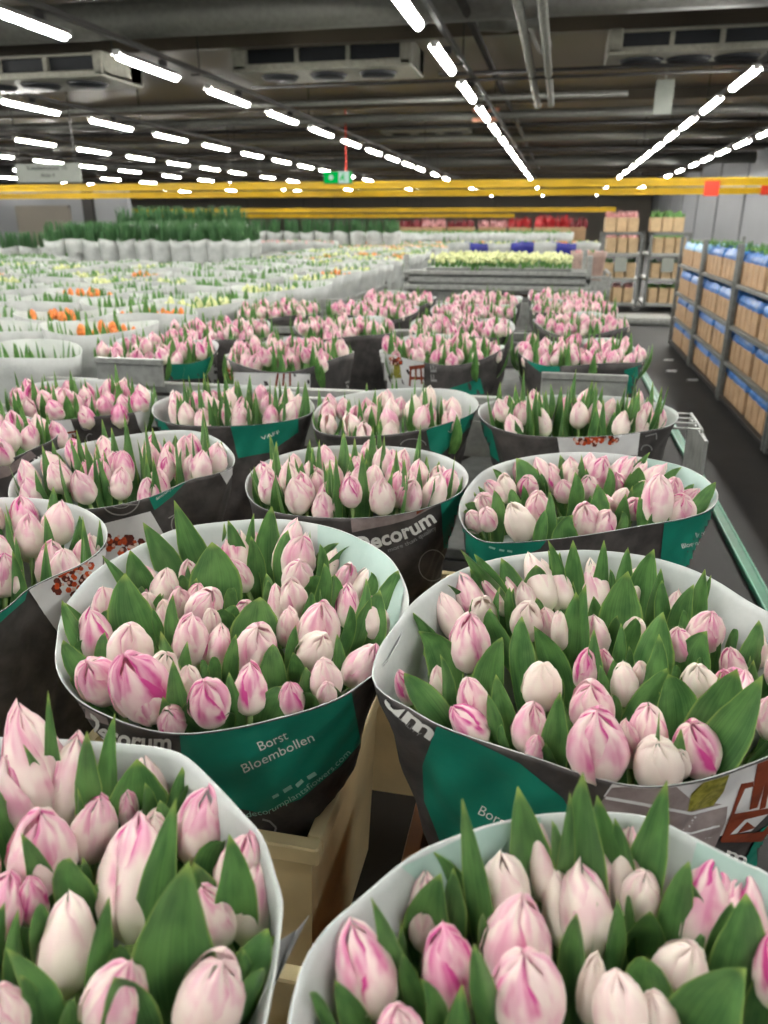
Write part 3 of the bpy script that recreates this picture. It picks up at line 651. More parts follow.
# F
sF.patch('green_band', [(-20,640),(-20,618),(8,606),(18,595),(24,582),(28,586),(24,600),(8,614)], M['teal'])
sF.text('small_lettering', 'ers.com', [(-8,622),(2,610),(20,591)], 7, M['ink'])
sF.patch('pale_flap_print', [(28,590),(42,566),(60,555),(100,530),(112,524),(108,560),(62,650),(57,632)], M['white_print'], .001)
def berries(sl, cx, cy, rx, ry, n, lift=.0014, r=3):
    a = []; b = []; c = []
    for k in range(n):
        th = U(0, 6.28); q = math.sqrt(R()); (a, b, c)[k % 3].append((cx + rx*q*math.cos(th), cy + ry*q*math.sin(th), U(.7, 1.2)))
    sl.patch('dark_berry_print', dots_px(a, r*1.3), M['dark_print'], lift); sl.patch('berry_print', dots_px(b, r), M['red_print'], lift+.0003); sl.patch('blush_print', dots_px(c, r*.6), M['blush_print'], lift+.0006)
berries(sF, 72, 576, 22, 22, 90)
# G
sG.patch('green_corner', [(147,494),(172,488),(196,468),(200,466),(172,496),(154,510)], M['teal'])
sG.text('small_lettering', 'decorumplants.com', [(156,500),(184,480)], 4, M['ink'])
sG.patch('round_stamp', ring_px(120, 497, 20, 18, 1.3) + ring_px(120, 497, 13, 11, .8) + line_px([(102,504),(138,504)], 1.2), M['grey_ink'], .0012)
sG.patch('pale_flap_print', [(72,540),(100,524),(150,511),(168,542),(150,560),(80,575)], M['white_print'], .001)
berries(sG, 122, 543, 22, 10, 40)
sG.patch('white_corner_print', [(212,440),(226,452),(234,470),(226,484),(216,466)], M['white_print'], .001)
sG.patch('chalk_lettering', ring_px(176, 524, 6, 9, 1.2, 60, 300) + line_px([(168,518),(176,513)], 1.2), M['grey_ink'], .0012)
# H
sH.patch('wood_print_strip', [(350,512),(390,512),(425,500),(437,494),(437,504),(412,518),(390,524),(352,532)], M['wood_print'], .001)
sH.patch('red_print', [(416,510),(437,496),(437,501),(416,514)], M['brown_print'], .0013)
sH.patch('green_corner', [(440,498),(470,480),(474,520),(452,550),(443,548)], M['teal'], .001)
sH.text('bold_lettering', 'Decorum', [(355,552),(372,548),(388,544),(402,539),(414,535),(436,521)], 21, M['ink'], .03)
sH.text('small_lettering', 'more than quality', [(388,552),(410,544),(436,529)], 6, M['grey_ink'])
sH.patch('round_stamp', ring_px(432, 565, 14, 16, 1), M['grey_ink'], .0012)
# I
sI.patch('green_band', [(456,518),(470,534),(510,542),(546,540),(540,548),(512,560),(470,566),(458,545)], M['teal'])
sI.patch('green_corner', [(664,519),(700,508),(722,500),(718,560),(706,572),(660,560)], M['teal'], .001)
sI.patch('grey_band', [(546,538),(600,532),(664,519),(660,545),(640,560),(560,560)], M['black'], .0006)
sI.text('grower_lettering', 'Borst', [(695,537),(705,534)], 6.5, M['ink'])
sI.text('grower_lettering', 'Bloembollen', [(681,548),(713,541)], 6.5, M['ink'])
sI.patch('small_icons', line_px([(489,546),(495,548)], 2) + line_px([(499,549),(504,550)], 2) + line_px([(507,550),(512,551)], 2), M['teal_ink'], .0012)
# J K L M N
sJ.patch('green_band', [(230,424),(270,420),(298,412),(298,432),(270,452),(238,458)], M['teal'])
sJ.patch('green_corner', [(148,410),(164,420),(170,430),(150,430)], M['teal'])
sJ.text('small_lettering', 'VAFF', [(262,440),(280,433)], 5, M['ink'])
sK.patch('green_band', [(426,430),(450,420),(476,406),(476,420),(440,455),(430,450)], M['teal'])
sK.text('small_lettering', 'VAFF', [(449,434),(462,426)], 5, M['ink'])
sK.patch('round_stamp', ring_px(413, 445, 13, 7, 1, 180, 360), M['grey_ink'], .0012)
sL.patch('pale_photo_print', [(556,430),(600,434),(640,430),(637,455),(560,455)], M['white_print'], .001)
berries(sL, 595, 439, 22, 7, 60, r=2.2)
sL.patch('chalk_lettering', line_px([(645,436),(656,433),(656,439)], 1.2) + ring_px(646, 450, 6, 6, 1.2, 180, 360), M['grey_ink'], .0012)
sL.patch('green_corner', [(480,420),(492,430),(500,462),(484,450)], M['teal'])
sM.patch('pale_photo_print', [(14,418),(68,410),(76,436),(56,440),(20,432)], M['white_print'], .001)
sM.patch('chair_print', line_px([(58,436),(62,446)], 2) + line_px([(62,436),(66,446)], 2) + line_px([(67,436),(71,446)], 2) + line_px([(72,434),(77,446)], 2) + line_px([(56,435),(76,431)], 2), M['brown_print'], .0013)
sM.patch('chalk_lettering', ring_px(86, 424, 6, 6, 1.2, 60, 300) + ring_px(90, 438, 4, 5, 1, 90, 300), M['grey_ink'], .0012)
sM.patch('white_corner_print', [(132,405),(158,398),(150,440),(140,430)], M['white_print'], .001)
sN.patch('wood_print_strip', [(-20,470),(10,464),(30,450),(36,456),(8,476),(-20,484)], M['wood_print'], .001)
sN.text('bold_lettering', 'um', [(35,464),(51,455)], 12, M['ink'], .02)

# the loose paper corner beside the beige crate
def sheet(name, a, b, c, th, mat):
    a, b, c = Vector(a), Vector(b), Vector(c); n = (b-a).cross(c-a).normalized()*th
    mid = (b+c)*.5 + n*6
    v = [a, b, mid, c]; v += [p + n for p in v]
    return mesh(name, v, [(0,1,2),(0,2,3),(4,6,5),(4,7,6),(0,4,5,1),(1,5,6,2),(2,6,7,3),(3,7,4,0)], mat, off=a)
o = sheet('paper_offcut', P(262,1010,.52), P(280,940,.50), P(309,915,.49), .001, M['inner']); o.location = P(262,1010,.52)
tag(o, 'loose corner of pale wrapping paper between the beige crate and two bunches', 'paper')

# ------------------------------------------------------------------ crates
def sub_obj(m, name, mat, par, top):
    return mesh(name, m.v, m.f, mat, par, off=Vector(top.location), mi=m.mi)
def crate(cx, cy, z0, z1, hx, hy, label, mat='crate', grp='plastic crates under the nearest bunches'):
    t = empty('plastic_crate', (cx, cy, z0)); tag(t, label, 'crate', grp)
    m = MB(); k = .9; th = .006
    def rect(s, z, i): return [(cx-(hx-i)*s, cy-(hy-i)*s, z), (cx+(hx-i)*s, cy-(hy-i)*s, z), (cx+(hx-i)*s, cy+(hy-i)*s, z), (cx-(hx-i)*s, cy+(hy-i)*s, z)]
    rings = [rect(k, z0, 0), rect(1, z1, 0), rect(1, z1, th), rect(k, z0+.01, th)]
    vs = sum(rings, []); fs = [(3,2,1,0)]
    for r in range(3):
        for i in range(4): fs.append((r*4+i, r*4+(i+1) % 4, r*4+4+(i+1) % 4, r*4+4+i))
    fs.append((12,13,14,15)); m.add(vs, fs)
    bd = m.obj('body', M[mat], t)
    m = MB(); w = .011
    for (a, b, c, d) in ((-hx-w, hx+w, -hy-w, -hy+w*.8), (-hx-w, hx+w, hy-w*.8, hy+w), (-hx-w, -hx+w*.8, -hy+w*.8, hy-w*.8), (hx-w*.8, hx+w, -hy+w*.8, hy-w*.8)):
        m.box(cx+a, cx+b, cy+c, cy+d, z1-.022, z1+.004, ch=.003)
    rm = m.obj('rim', M[mat], t)
    for s in (-1, 1):
        m = MB(); m.box(cx-.045, cx+.045, cy+s*(hy+.0005)-.003, cy+s*(hy+.0005)+.003, z1-.065, z1-.04); sub_obj(m, 'hand_hole', M['slot'], bd, t)
        for q in (-.02, .02):
            m = MB(); m.box(cx+q-.006, cx+q+.006, cy+s*hy-.004, cy+s*hy+.004, z1+.003, z1+.0055); sub_obj(m, 'drain_slot', M['slot'], rm, t)
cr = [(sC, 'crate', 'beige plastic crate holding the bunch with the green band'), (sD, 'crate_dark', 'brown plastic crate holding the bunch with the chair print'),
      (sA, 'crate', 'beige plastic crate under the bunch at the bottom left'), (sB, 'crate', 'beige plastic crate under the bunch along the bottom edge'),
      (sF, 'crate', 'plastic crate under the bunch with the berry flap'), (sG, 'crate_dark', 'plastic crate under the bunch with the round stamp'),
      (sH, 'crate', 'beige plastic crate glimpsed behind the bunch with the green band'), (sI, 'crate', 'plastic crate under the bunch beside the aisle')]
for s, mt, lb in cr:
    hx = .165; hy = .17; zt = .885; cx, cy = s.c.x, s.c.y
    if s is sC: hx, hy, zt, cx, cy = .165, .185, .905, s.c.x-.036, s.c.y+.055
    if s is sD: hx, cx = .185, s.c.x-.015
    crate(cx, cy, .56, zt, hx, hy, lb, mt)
# ------------------------------------------------------------------ trolleys
def trolley(x0, x1, y0, y1, deck, top, label, grp, near_top=None):
    dm = 'dark' if near_top else 'galv_d'
    t = empty('steel_trolley', ((x0+x1)/2, (y0+y1)/2, 0)); tag(t, label, 'trolley', grp)
    m = MB(); m.box(x0, x1, y0, y1, deck-.04, deck, ch=.004)
    m.obj('deck', M[dm], t)
    m = MB(); m.box(x0, x1, y0, y1, .18, .22, ch=.004); m.obj('base_frame', M['galv_d'], t)
    for x in (x0+.02, x1-.02):
        for y in (y0+.02, y1-.02):
            m = MB(); m.box(x-.02, x+.02, y-.02, y+.02, .1, top if y > y0+.1 or not near_top else near_top, ch=.004); m.obj('post', M['galv'], t)
            m = MB(); m.tube([(x-.018, y, .075), (x+.018, y, .075)], .075, 16); m.obj('wheel', M['dark'], t, True)
    for y in (y0+.015, y1-.015) if not near_top else (y1-.015,):
        m = MB(); m.box(x0+.02, x1-.02, y-.012, y+.012, top-.035, top, ch=.004); m.box(x0+.02, x1-.02, y-.004, y+.004, top-.16, top-.05); m.obj('end_rail', M['galv'], t)
    for x in (x0+.012, x1-.012):
        m = MB(); m.box(x-.012, x+.012, y0+.04, y1-.04, deck+.22, deck+.25, ch=.003); m.box(x-.012, x+.012, y0+.04, y1-.04, deck, deck+.05, ch=.003)
        m.obj('side_rail', M['galv'], t)
    return t
trolley(-1.16, .26, .05, 2.30, .56, 1.085, 'galvanised trolley carrying the nearest tulip bunches', 'galvanised trolleys', .7)
t2 = trolley(-1.75, .28, 2.40, 3.95, .56, 1.085, 'galvanised trolley behind the first one, full of pink bunches', 'galvanised trolleys')
trolley(-1.75, .28, 4.05, 5.75, .56, 1.06, 'galvanised trolley with the farthest pink bunches', 'galvanised trolleys')
def plate(px0, px1, py0, py1, y, label):
    a = PY(px0, py1, y); b = PY(px1, py0, y); m = MB(); m.box(a.x, b.x, y-.012, y, a.z, b.z, ch=.003); 
    m.box(a.x, b.x, y-.02, y+.004, b.z-.012, b.z+.006, ch=.002)
    o = m.obj('steel_plate', M['galv']); tag(o, label, 'metal plate', 'steel plates on the trolley ends')
plate(540, 628, 377, 396, 2.385, 'grey steel plate under the pink bunch nearest the aisle')
plate(100, 163, 361, 384, 2.385, 'grey steel plate left of the green paper corner')
# a wire basket frame at the trolley corner
t = empty('wire_basket', (.36, 2.2, 1.0)); tag(t, 'steel wire basket hooked on the trolley corner beside the aisle', 'basket')
a = PY(652, 398, 2.28); b = PY(686, 408, 2.1)
m = MB()
for k in range(4):
    y = 2.1 + .06*k; m.tube([(.24, y, 1.09), (.40, y, 1.09), (.40, y, .8)], .004, 6)
for x in (.26, .33, .40): m.tube([(x, 2.1, 1.09), (x, 2.28, 1.09)], .004, 6)
m.obj('frame', M['galv'], t, True)
m = MB(); m.box(.395, .405, 2.02, 2.28, .78, 1.08, ch=.002); m.obj('side_plate', M['galv'], t)

# ------------------------------------------------------------------ the pink bunches farther off: sleeves, and their tulips as one mass
far_sleeves = []
def fs(cx, cy, rx=.205, ry=.2, label='', drop=.455, seed=0, mats=None, grp='printed paper sleeves'):
    s = Sleeve('paper_sleeve', ellipse_rim(cx, cy, rx, ry, drop, seed=seed, n=56), label, n=56, nh=8, seed=seed, mats=mats, taper=.3, H=.4, group=grp)
    far_sleeves.append(s); return s
def fp(px, py, drop=.45):
    p = P(px, py, drop); return p.x, p.y
spots = [(158,348,'far-left pink bunch behind the steel plate'),(288,352,'pink bunch with berry print corner on the second trolley'),(440,347,'pink bunch with chair and vase print on the second trolley'),(580,350,'pink bunch with green corner nearest the aisle on the second trolley'),
         (222,329,'pink bunch with pale flap, second row of the second trolley'),(345,326,'pink bunch amid the second row of the second trolley'),(462,326,'pink bunch right of centre, second row of second trolley'),(580,322,'pink bunch by the aisle, second row of second trolley'),
         (280,309,'pink bunch with small green print, third row back'),(375,309,'pink bunch in the third row, before the pale flat wrap'),(474,310,'pink bunch in the third row, left of the aisle one'),(572,307,'pink bunch by the aisle in the third row'),
         (400,298,'pink bunch in the last row, leftmost'),(485,299,'pink bunch in the last row, middle'),(566,297,'pink bunch in the last row beside the aisle')]
FS = []
for i, (px, py, lb) in enumerate(spots):
    x, y = fp(px, py)
    FS.append(fs(x, y, .235, .21 if i < 4 else .24, 'paper sleeve of the ' + lb, seed=30+i))
def fpatch(s, name, poly, mat, **k): return s.patch(name, poly, mat, **k)
s0, s1, s2, s3 = FS[:4]
fpatch(s0, 'green_corner', [(166,357),(190,356),(214,352),(206,378),(168,380)], M['teal'])
fpatch(s0, 'pale_flap_print', [(206,372),(222,355),(236,348),(236,378),(212,384)], M['white_print'])
fpatch(s1, 'pale_photo_print', [(205,360),(232,372),(310,374),(310,390),(205,390)], M['white_print'])
berries(s1, 224, 374, 9, 9, 40, r=2)
fpatch(s1, 'chair_print', line_px([(278,373),(276,386)], 2) + line_px([(284,373),(283,386)], 2) + line_px([(290,373),(290,386)], 2), M['brown_print'], lift=.0014)
s1.text('bold_lettering', 'Decor', [(346,388),(371,376)], 8, M['ink'], .02)
fpatch(s2, 'pale_photo_print', [(380,352),(424,362),(424,390),(382,390)], M['white_print'])
fpatch(s2, 'chair_print', [[(409,366),(425,364),(424,368),(410,370)]] + line_px([(411,368),(410,386)], 2) + line_px([(416,367),(416,380)], 2) + line_px([(421,367),(422,384)], 2) + line_px([(410,378),(424,378)], 3), M['brown_print'], lift=.0014)
fpatch(s2, 'vase_print', [(392,364),(400,364),(402,378),(391,378)], M['straw_print'], lift=.0014)
berries(s2, 396, 360, 7, 4, 20, r=2)
fpatch(s2, 'green_corner', [(450,388),(480,378),(484,394),(450,396)], M['teal'])
s2.text('chalk_lettering', 'FE', [(437,383),(436,364)], 12, M['grey_ink'], up=(-.7,0))
fpatch(s3, 'green_corner', [(624,370),(650,362),(648,390),(626,394)], M['teal'])
fpatch(s3, 'green_band', [(528,356),(560,366),(560,374),(540,372),(528,362)], M['teal'])
fpatch(FS[8], 'green_print', [(308,309),(332,309),(330,318),(308,318)], M['teal'])
def low_bloom(rng):
    d = bloom_data(rng, 4, 6, 5); return d
LB_ = [low_bloom(random.Random(500+i)) for i in range(6)]
massV = []; massF = []; massMI = []; massUV = []; massPK = []; massR2 = []
def mass_tulip(T, W, pk):
    rng = random; L = W*U(1.5, 1.75); d = random.choice(LB_); b = len(massV)
    ax = Vector((U(-.25,.25), U(-.3,.15), 1)).normalized(); q = ax.to_track_quat('Z', 'Y') @ Quaternion((0,0,1), U(0, 6.28)); B = T - ax*L
    for v in d[0]: massV.append(B + q @ Vector((v[0]*W, v[1]*W, v[2]*L)))
    for f in d[1]: massF.append([b+i for i in f]); massMI.append(0)
    massUV.extend(d[2]); massR2.extend(d[3]); massPK.extend([pk]*len(d[0]))
    for _ in range(2):
        a = U(0, 6.28); o = Vector((math.cos(a), math.sin(a), 0))
        v, f, uv = leaf_data(B - Vector((0,0,.05)), B + o*W*.6, B + o*W*U(.6,.95) + Vector((0,0,L + U(-.03, .035))), U(.022,.034), o.cross(Vector((0,0,1))), U(.2,.5), n=5, m=2)
        b = len(massV); massV.extend(v); massF.extend([[b+i for i in g] for g in f]); massMI.extend([1]*len(f)); massUV.extend(uv); massR2.extend([(0,0)]*len(v)); massPK.extend([.4]*len(v))
nm = 0
for s, n, pk in [(sM, 34, .65), (sN, 30, .5), (sK, 24, .3)] + [(s, 46, .62) for s in FS]:
    pts = scatter(s.rim, .045 if s not in FS else .048, .93)[:n]
    for x, y in pts: mass_tulip(Vector((x, y, CAMZ - .425 + U(-.02, .025))), U(.040, .048), U(pk-.25, min(1, pk+.3))); nm += 1
print('MASS', nm, len(massV))
o = mesh('distant_pink_tulips', massV, massF, [M['petal_far'], M['leaf_far']], smooth=True, mi=massMI, uvs=massUV, pk=massPK, r2=massR2)
tag(o, 'mass of pink and cream tulips filling the sleeves beyond the nearest bunches', 'tulips', None, 'stuff')

# ------------------------------------------------------------------ labels for the individual tulips
def hue(p): return 'cream' if p < .15 else 'cream tulip blushed pink' if p < .33 else 'pale pink' if p < .5 else 'pink' if p < .7 else 'deep pink'
for b in bunches:
    ts = sorted(b['tulips'], key=lambda q: q['tip'].y); n = len(ts); nr = max(2, round(math.sqrt(n*1.0)))
    per = math.ceil(n/nr)
    for r in range(nr):
        rw = sorted(ts[r*per:(r+1)*per], key=lambda q: q['tip'].x)
        for i, q in enumerate(rw):
            hu = hue(q['pink']).replace(' tulip blushed pink', ' and pink')
            tag(q['o'], f"{hu} tulip, {od(i)} from left in {od(r)} row of {b['name']}", 'tulip', 'pink and cream tulips in the nearest bunches')
# ------------------------------------------------------------------ bunches in plain white wraps (left), each a wrap with its foliage and buds
def far_bunch_meshes(kind, seed):
    rng = random.Random(seed); st = random.getstate(); random.seed(seed)
    V = MB(); F = MB(); K = MB(); r = .24
    tall = kind == 'tall'
    Hh = .36 if tall else .42; n = 28
    rim = [Vector((r*(1+.08*math.sin(2*t+seed)+.06*math.sin(3*t+seed*2))*math.cos(t), r*.95*(1+.06*math.sin(3*t+seed))*math.sin(t), .015*math.sin(2*t+seed))) for t in [2*math.pi*i/n for i in range(n)]]
    if tall: rim = [Vector((p.x*.52, p.y*.52, p.z)) for p in rim]
    vs = []; fs_ = []; mi = []
    for off in (0, -.003):
        for j in range(6):
            k = j/5
            for i, p in enumerate(rim):
                s = 1 - (.12 if tall else .26)*k; w = .006*math.sin(7*i/n*6.28+seed+k*5)*min(1, k*4)
                q = Vector((p.x*s + p.x*w*4, p.y*s + p.y*w*4, p.z - k*Hh)); q.x += off*(p.x/r); q.y += off*(p.y/r); vs.append(q)
    Kk = 6*n
    for j in range(5):
        for i in range(n):
            a, b = j*n+i, j*n+(i+1) % n; fs_.append((a, a+n, b+n, b)); mi.append(0); fs_.append((Kk+a, Kk+b, Kk+b+n, Kk+a+n)); mi.append(1)
    for i in range(n): fs_.append((i, (i+1) % n, Kk+(i+1) % n, Kk+i)); mi.append(1)
    wrap = mesh('paper_wrap', vs, fs_, [M['wrap'], M['wrap_in']], smooth=True, mi=mi)
    fol = []; ff = []; uv = []
    num = 58 if not tall else 90
    for _ in range(num):
        a = U(0, 6.28); q = math.sqrt(R())*(r*.85 if not tall else r*.45); x, y = q*math.cos(a), q*math.sin(a)
        up = U(-.05, .055) if not tall else U(.08, .2)
        o = Vector((math.cos(a+U(-1,1)), math.sin(a+U(-1,1)), 0))
        v, f, u = leaf_data((x, y, -.12), (x+o.x*.01, y+o.y*.01, up-.08), (x+o.x*U(.0,.04), y+o.y*U(0,.04), up), U(.02,.034) if not tall else U(.012, .02), o.cross(Vector((0,0,1))), U(.2,.5), n=4, m=2)
        b = len(fol); fol += v; ff += [[b+i for i in g] for g in f]; uv += u
    leaf = mesh('foliage', fol, ff, M['leaf_far'] if not tall else M['leaf_dk'], smooth=True, uvs=uv)
    bud = None
    if kind not in ('tall', 'green'):
        for _ in range(13 if kind == 'orange' else 26):
            a = U(0, 6.28); q = math.sqrt(R())*r*.85; x, y, z = q*math.cos(a), q*math.sin(a), U(-.05, .0); w = U(.014, .022)
            lat = [(0,-w*1.5),(w*.8,-w*.8),(w,0),(w*.75,w),(w*.2,w*1.7)]; vs2 = []; f2 = []
            for rr, zz in lat:
                for k in range(6): vs2.append((x+rr*math.cos(k*1.047), y+rr*math.sin(k*1.047), z+zz))
            for j in range(4):
                for k in range(6): f2.append((j*6+k, j*6+(k+1) % 6, j*6+6+(k+1) % 6, j*6+6+k))
            K.add(vs2, f2)
        mt = {'orange': 'orange', 'greenbud': 'cream', 'peach': 'peach', 'pinkish': 'pinkish'}[kind]
        bud = K.obj('blossoms', M[mt], smooth=True)
    random.setstate(st)
    for o in (wrap, leaf, bud):
        if o: C.objects.unlink(o)
    return wrap, leaf, bud
PROTO = {k: [far_bunch_meshes(k, 7*i+j*3+1) for j in range(3)] for i, k in enumerate(('orange', 'greenbud', 'peach', 'pinkish', 'green', 'tall'))}
def wrapped(kind, x, y, z, label, group, sc=1.0, name='wrapped_flower_bunch'):
    t = empty(name, (x, y, z - .42*sc)); tag(t, label, 'flower bunch', group)
    for o in random.choice(PROTO[kind]):
        if o is None: continue
        c = o.copy(); C.objects.link(c); c.parent = t; c.location = (0, 0, .42*sc); c.rotation_euler = (0, 0, U(0, 6.28)) if kind == 'tall' else (0, 0, U(-.3, .3)); c.scale = (sc, sc, sc)
    return t
kn = {'orange': 'orange buds', 'greenbud': 'cream green buds', 'peach': 'peach buds', 'pinkish': 'dusty pink buds', 'green': 'green leaf tips', 'tall': 'tall dark green stems'}
row = 0; y = 2.55
while y < 13.2:
    x = -1.98 - (.0 if y < 8 else .02*(y-8)); col = 0; xmin = (-.93*y - .4) if y < 8.3 else -3.9
    while x > xmin:
        k = random.choices(['orange', 'greenbud', 'green', 'green'], [2, 2, 6, 2])[0]
        if 3 < y < 4.2: k = random.choice(['orange', 'green', 'orange'])
        if y > 9 : k = random.choice(['greenbud', 'green', 'orange', 'greenbud'])
        wrapped(k, x + U(-.03, .03), y + U(-.03, .03), CAMZ - .44 + U(-.02, .02) + (.0 if y < 6 else .02), f"white-wrapped bunch with {kn[k]}, {od(col)} from the pink bunches in {od(row)} row", 'white-wrapped bunches on the left')
        x -= .52; col += 1
    y += .56; row += 1
nwr = row
# trolleys under the white bunches
for i, (ya, yb) in enumerate(((2.3, 4.32), (4.35, 6.32), (6.35, 8.42))):
    for j in range(3):
        x1 = -1.78 - j*2.0
        trolley(x1-1.98, x1, ya, yb, .73, 1.0, f'galvanised trolley under white bunches, {od(j)} from the pink ones in {od(i)} trolley row', 'trolleys under the white bunches')
trolley(-3.9, -1.85, 8.45, 13.3, .73, 1.0, 'long galvanised trolley under the farthest white bunches', 'trolleys under the white bunches')
# tall green bunches standing on a high trolley
a = PY(88, 262, 9.0); b = PY(160, 262, 9.0); c = PY(248, 262, 9.0)
trolley(a.x-.1, c.x+.1, 8.85, 9.9, 1.0, a.z+.02, 'galvanised trolley carrying the tall green bunches in white wraps', 'far galvanised trolleys')
def row_of(px0, px1, py, y, n, kind, label, group, sc=1.0, rows_=1, dy=.3):
    for r in range(rows_):
        for i in range(n):
            px = px0 + (px1-px0)*(i+.5)/n; p = PY(px, py, y); 
            wrapped(kind, p.x + U(-.02,.02), y + r*dy, p.z, f"{label}, {od(i)} from left" + (f", {od(r)} row" if rows_ > 1 else ''), group, sc)
row_of(48, 246, 240, 9.1, 11, 'tall', 'tall dark green bunch on the left trolley', 'tall green bunches on the near trolley', 1.18, 2, .35)
row_of(122, 246, 225, 12.2, 8, 'tall', 'tall green bunch behind the first tall ones', 'tall green bunches behind', 1.5)
row_of(248, 330, 242, 13.5, 6, 'pinkish', 'dusty pink bunch in white wrap right of the tall green ones', 'dusty pink bunches far off', 1.1)
row_of(250, 400, 232, 15.2, 9, 'tall', 'tall grey-green bunch far off behind the dusty pink ones', 'far tall grey-green bunches', 1.3)
row_of(-14, 46, 258, 8.6, 4, 'green', 'green bunch in tall white wrap by the left edge', 'green bunches at the left edge', 1.1, 2, .5)
row_of(-20, 60, 247, 11.0, 4, 'tall', 'dark green bunch in white wrap far off at the left edge', 'far green bunches at the left edge', 1.2)
row_of(302, 445, 247, 14.6, 11, 'peach', 'peach orange bunch in the far orange band', 'far orange bunches', 1.3, 2, .6)
row_of(330, 450, 243, 17.0, 9, 'orange', 'orange bunch behind the peach band', 'far orange bunches', 1.4)
row_of(372, 560, 234, 19.5, 13, 'green', 'low green bunch in the far green band', 'far green bunches', 2.0, 3, .9)
trolley(-6.2, .6, 19.0, 22.2, .7, 1.1, 'long trolley under the far green bunches', 'far galvanised trolleys')
trolley(-5.2, -1.9, 13.6, 17.6, .7, 1.05, 'long trolley under the far orange bunches', 'far galvanised trolleys')
# blue and white sleeved pots on a trolley
for i, (px, blue) in enumerate([(462,0),(480,1),(500,0),(523,1),(545,0),(568,1),(585,0)]):
    p = PY(px, 246, 10.0); t = empty('potted_flower_bunch', (p.x, 10.0, p.z-.26))
    tag(t, f"{'indigo' if blue else 'white'} sleeved flower bunch, {od(i)} from left on the far centre trolley", 'flower bunch', 'indigo and white bunches')
    for k, o in enumerate(random.choice(PROTO['orange' if i % 2 else 'greenbud'])):
        q = o.copy(); C.objects.link(q); q.parent = t; q.location = (0, 0, .3); q.scale = (.8,.8,.8)
        if k == 0 and blue:
            q.data = o.data.copy(); q.data.materials[0] = M['indigo']; q.data.materials[1] = M['indigo']
trolley(-1.35, .6, 9.5, 10.6, .8, 1.02, 'galvanised trolley under the indigo and white bunches', 'far galvanised trolleys')
p = PY(594, 252, 9.65); wb = wrapped('pinkish', p.x-.05, 9.65, p.z, 'drooping brown-wrapped bunch at the trolley end beside the racks', 'brown bunch', .85, 'brown_wrapped_bunch')
for c in wb.children:
    if 'wrap' in c.name: c.data = c.data.copy(); c.data.materials[0] = M['brownwrap']; c.data.materials[1] = M['brownwrap']
# the steel trolley with low cream flowers
a = PY(404, 270, 6.3); b = PY(592, 270, 6.3); TZ = a.z
t = empty('display_trolley', ((a.x+b.x)/2, 7.0, 0)); tag(t, 'wide galvanised trolley with low cream flowers behind the pink bunches', 'trolley')
m = MB(); m.box(a.x, b.x, 6.3, 7.7, TZ-.09, TZ-.05, ch=.004); m.obj('deck', M['galv'], t)
for z, h in ((TZ, .03), (TZ-.11, .035), (TZ-.24, .05), (TZ-.40, .04)):
    m = MB(); m.box(a.x, b.x, 6.28, 6.31, z-h, z, ch=.003); m.obj('front_rail', M['galv'], t)
m = MB(); m.box(a.x+.04, b.x-.04, 6.315, 6.325, TZ-.42, TZ-.03); m.obj('front_panel', M['galv_d'], t)
m = MB(); m.box(a.x+.72, a.x+1.1, 6.27, 6.278, TZ-.19, TZ-.165); m.obj('label_slot', M['slot'], t)
for x in (a.x, b.x-.04):
    for yy in (6.3, 7.66):
        m = MB(); m.box(x, x+.04, yy, yy+.04, .1, TZ+.12, ch=.004); m.obj('post', M['galv'], t)
        m = MB(); m.tube([(x, yy+.02, .07), (x+.04, yy+.02, .07)], .07, 14); m.obj('wheel', M['dark'], t, True)
m = MB(); m.box(a.x, b.x, 6.3, 7.7, .2, .24); m.obj('base_frame', M['galv_d'], t)
# low trays of cream flowers: each a tray with foliage and buds
ci = 0
for r in range(3):
    for i in range(6):
        x = a.x + .18 + (b.x-a.x-.3)*(i+.5)/6.2; y = 6.5 + r*.4
        t = empty('flower_tray', (x, y, TZ-.05)); tag(t, f'tray of low cream green flowers, {od(i)} from left in {od(r)} row of the wide trolley', 'flower tray', 'cream flower trays')
        m = MB(); m.box(x-.1, x+.1, y-.17, y+.17, TZ-.05, TZ+.02, ch=.006); m.obj('tray', M['galv_d'], t)
        fo = []; ff = []; uv = []; K = MB()
        for _ in range(26):
            px, py = x+U(-.1,.1), y+U(-.18,.18); an = U(0, 6.28); oo = Vector((math.cos(an), math.sin(an), 0))
            v, f, u = leaf_data((px, py, TZ), (px, py, TZ+.03), (px+oo.x*.02, py+oo.y*.02, TZ+U(.06,.11)), .02, oo.cross(Vector((0,0,1))), .4, n=3, m=2)
            q = len(fo); fo += v; ff += [[q+e for e in g] for g in f]; uv += u
            w = U(.013, .022); z = TZ + U(.06, .1)
            K.add([(px,py,z-w),(px+w,py,z),(px,py+w,z),(px-w,py,z),(px,py-w,z),(px,py,z+w*1.3)], [(0,2,1),(0,3,2),(0,4,3),(0,1,4),(5,1,2),(5,2,3),(5,3,4),(5,4,1)])
        mesh('foliage', fo, ff, M['leaf_far'], t, uvs=uv, smooth=True); K.obj('blossoms', M['cream'], t)
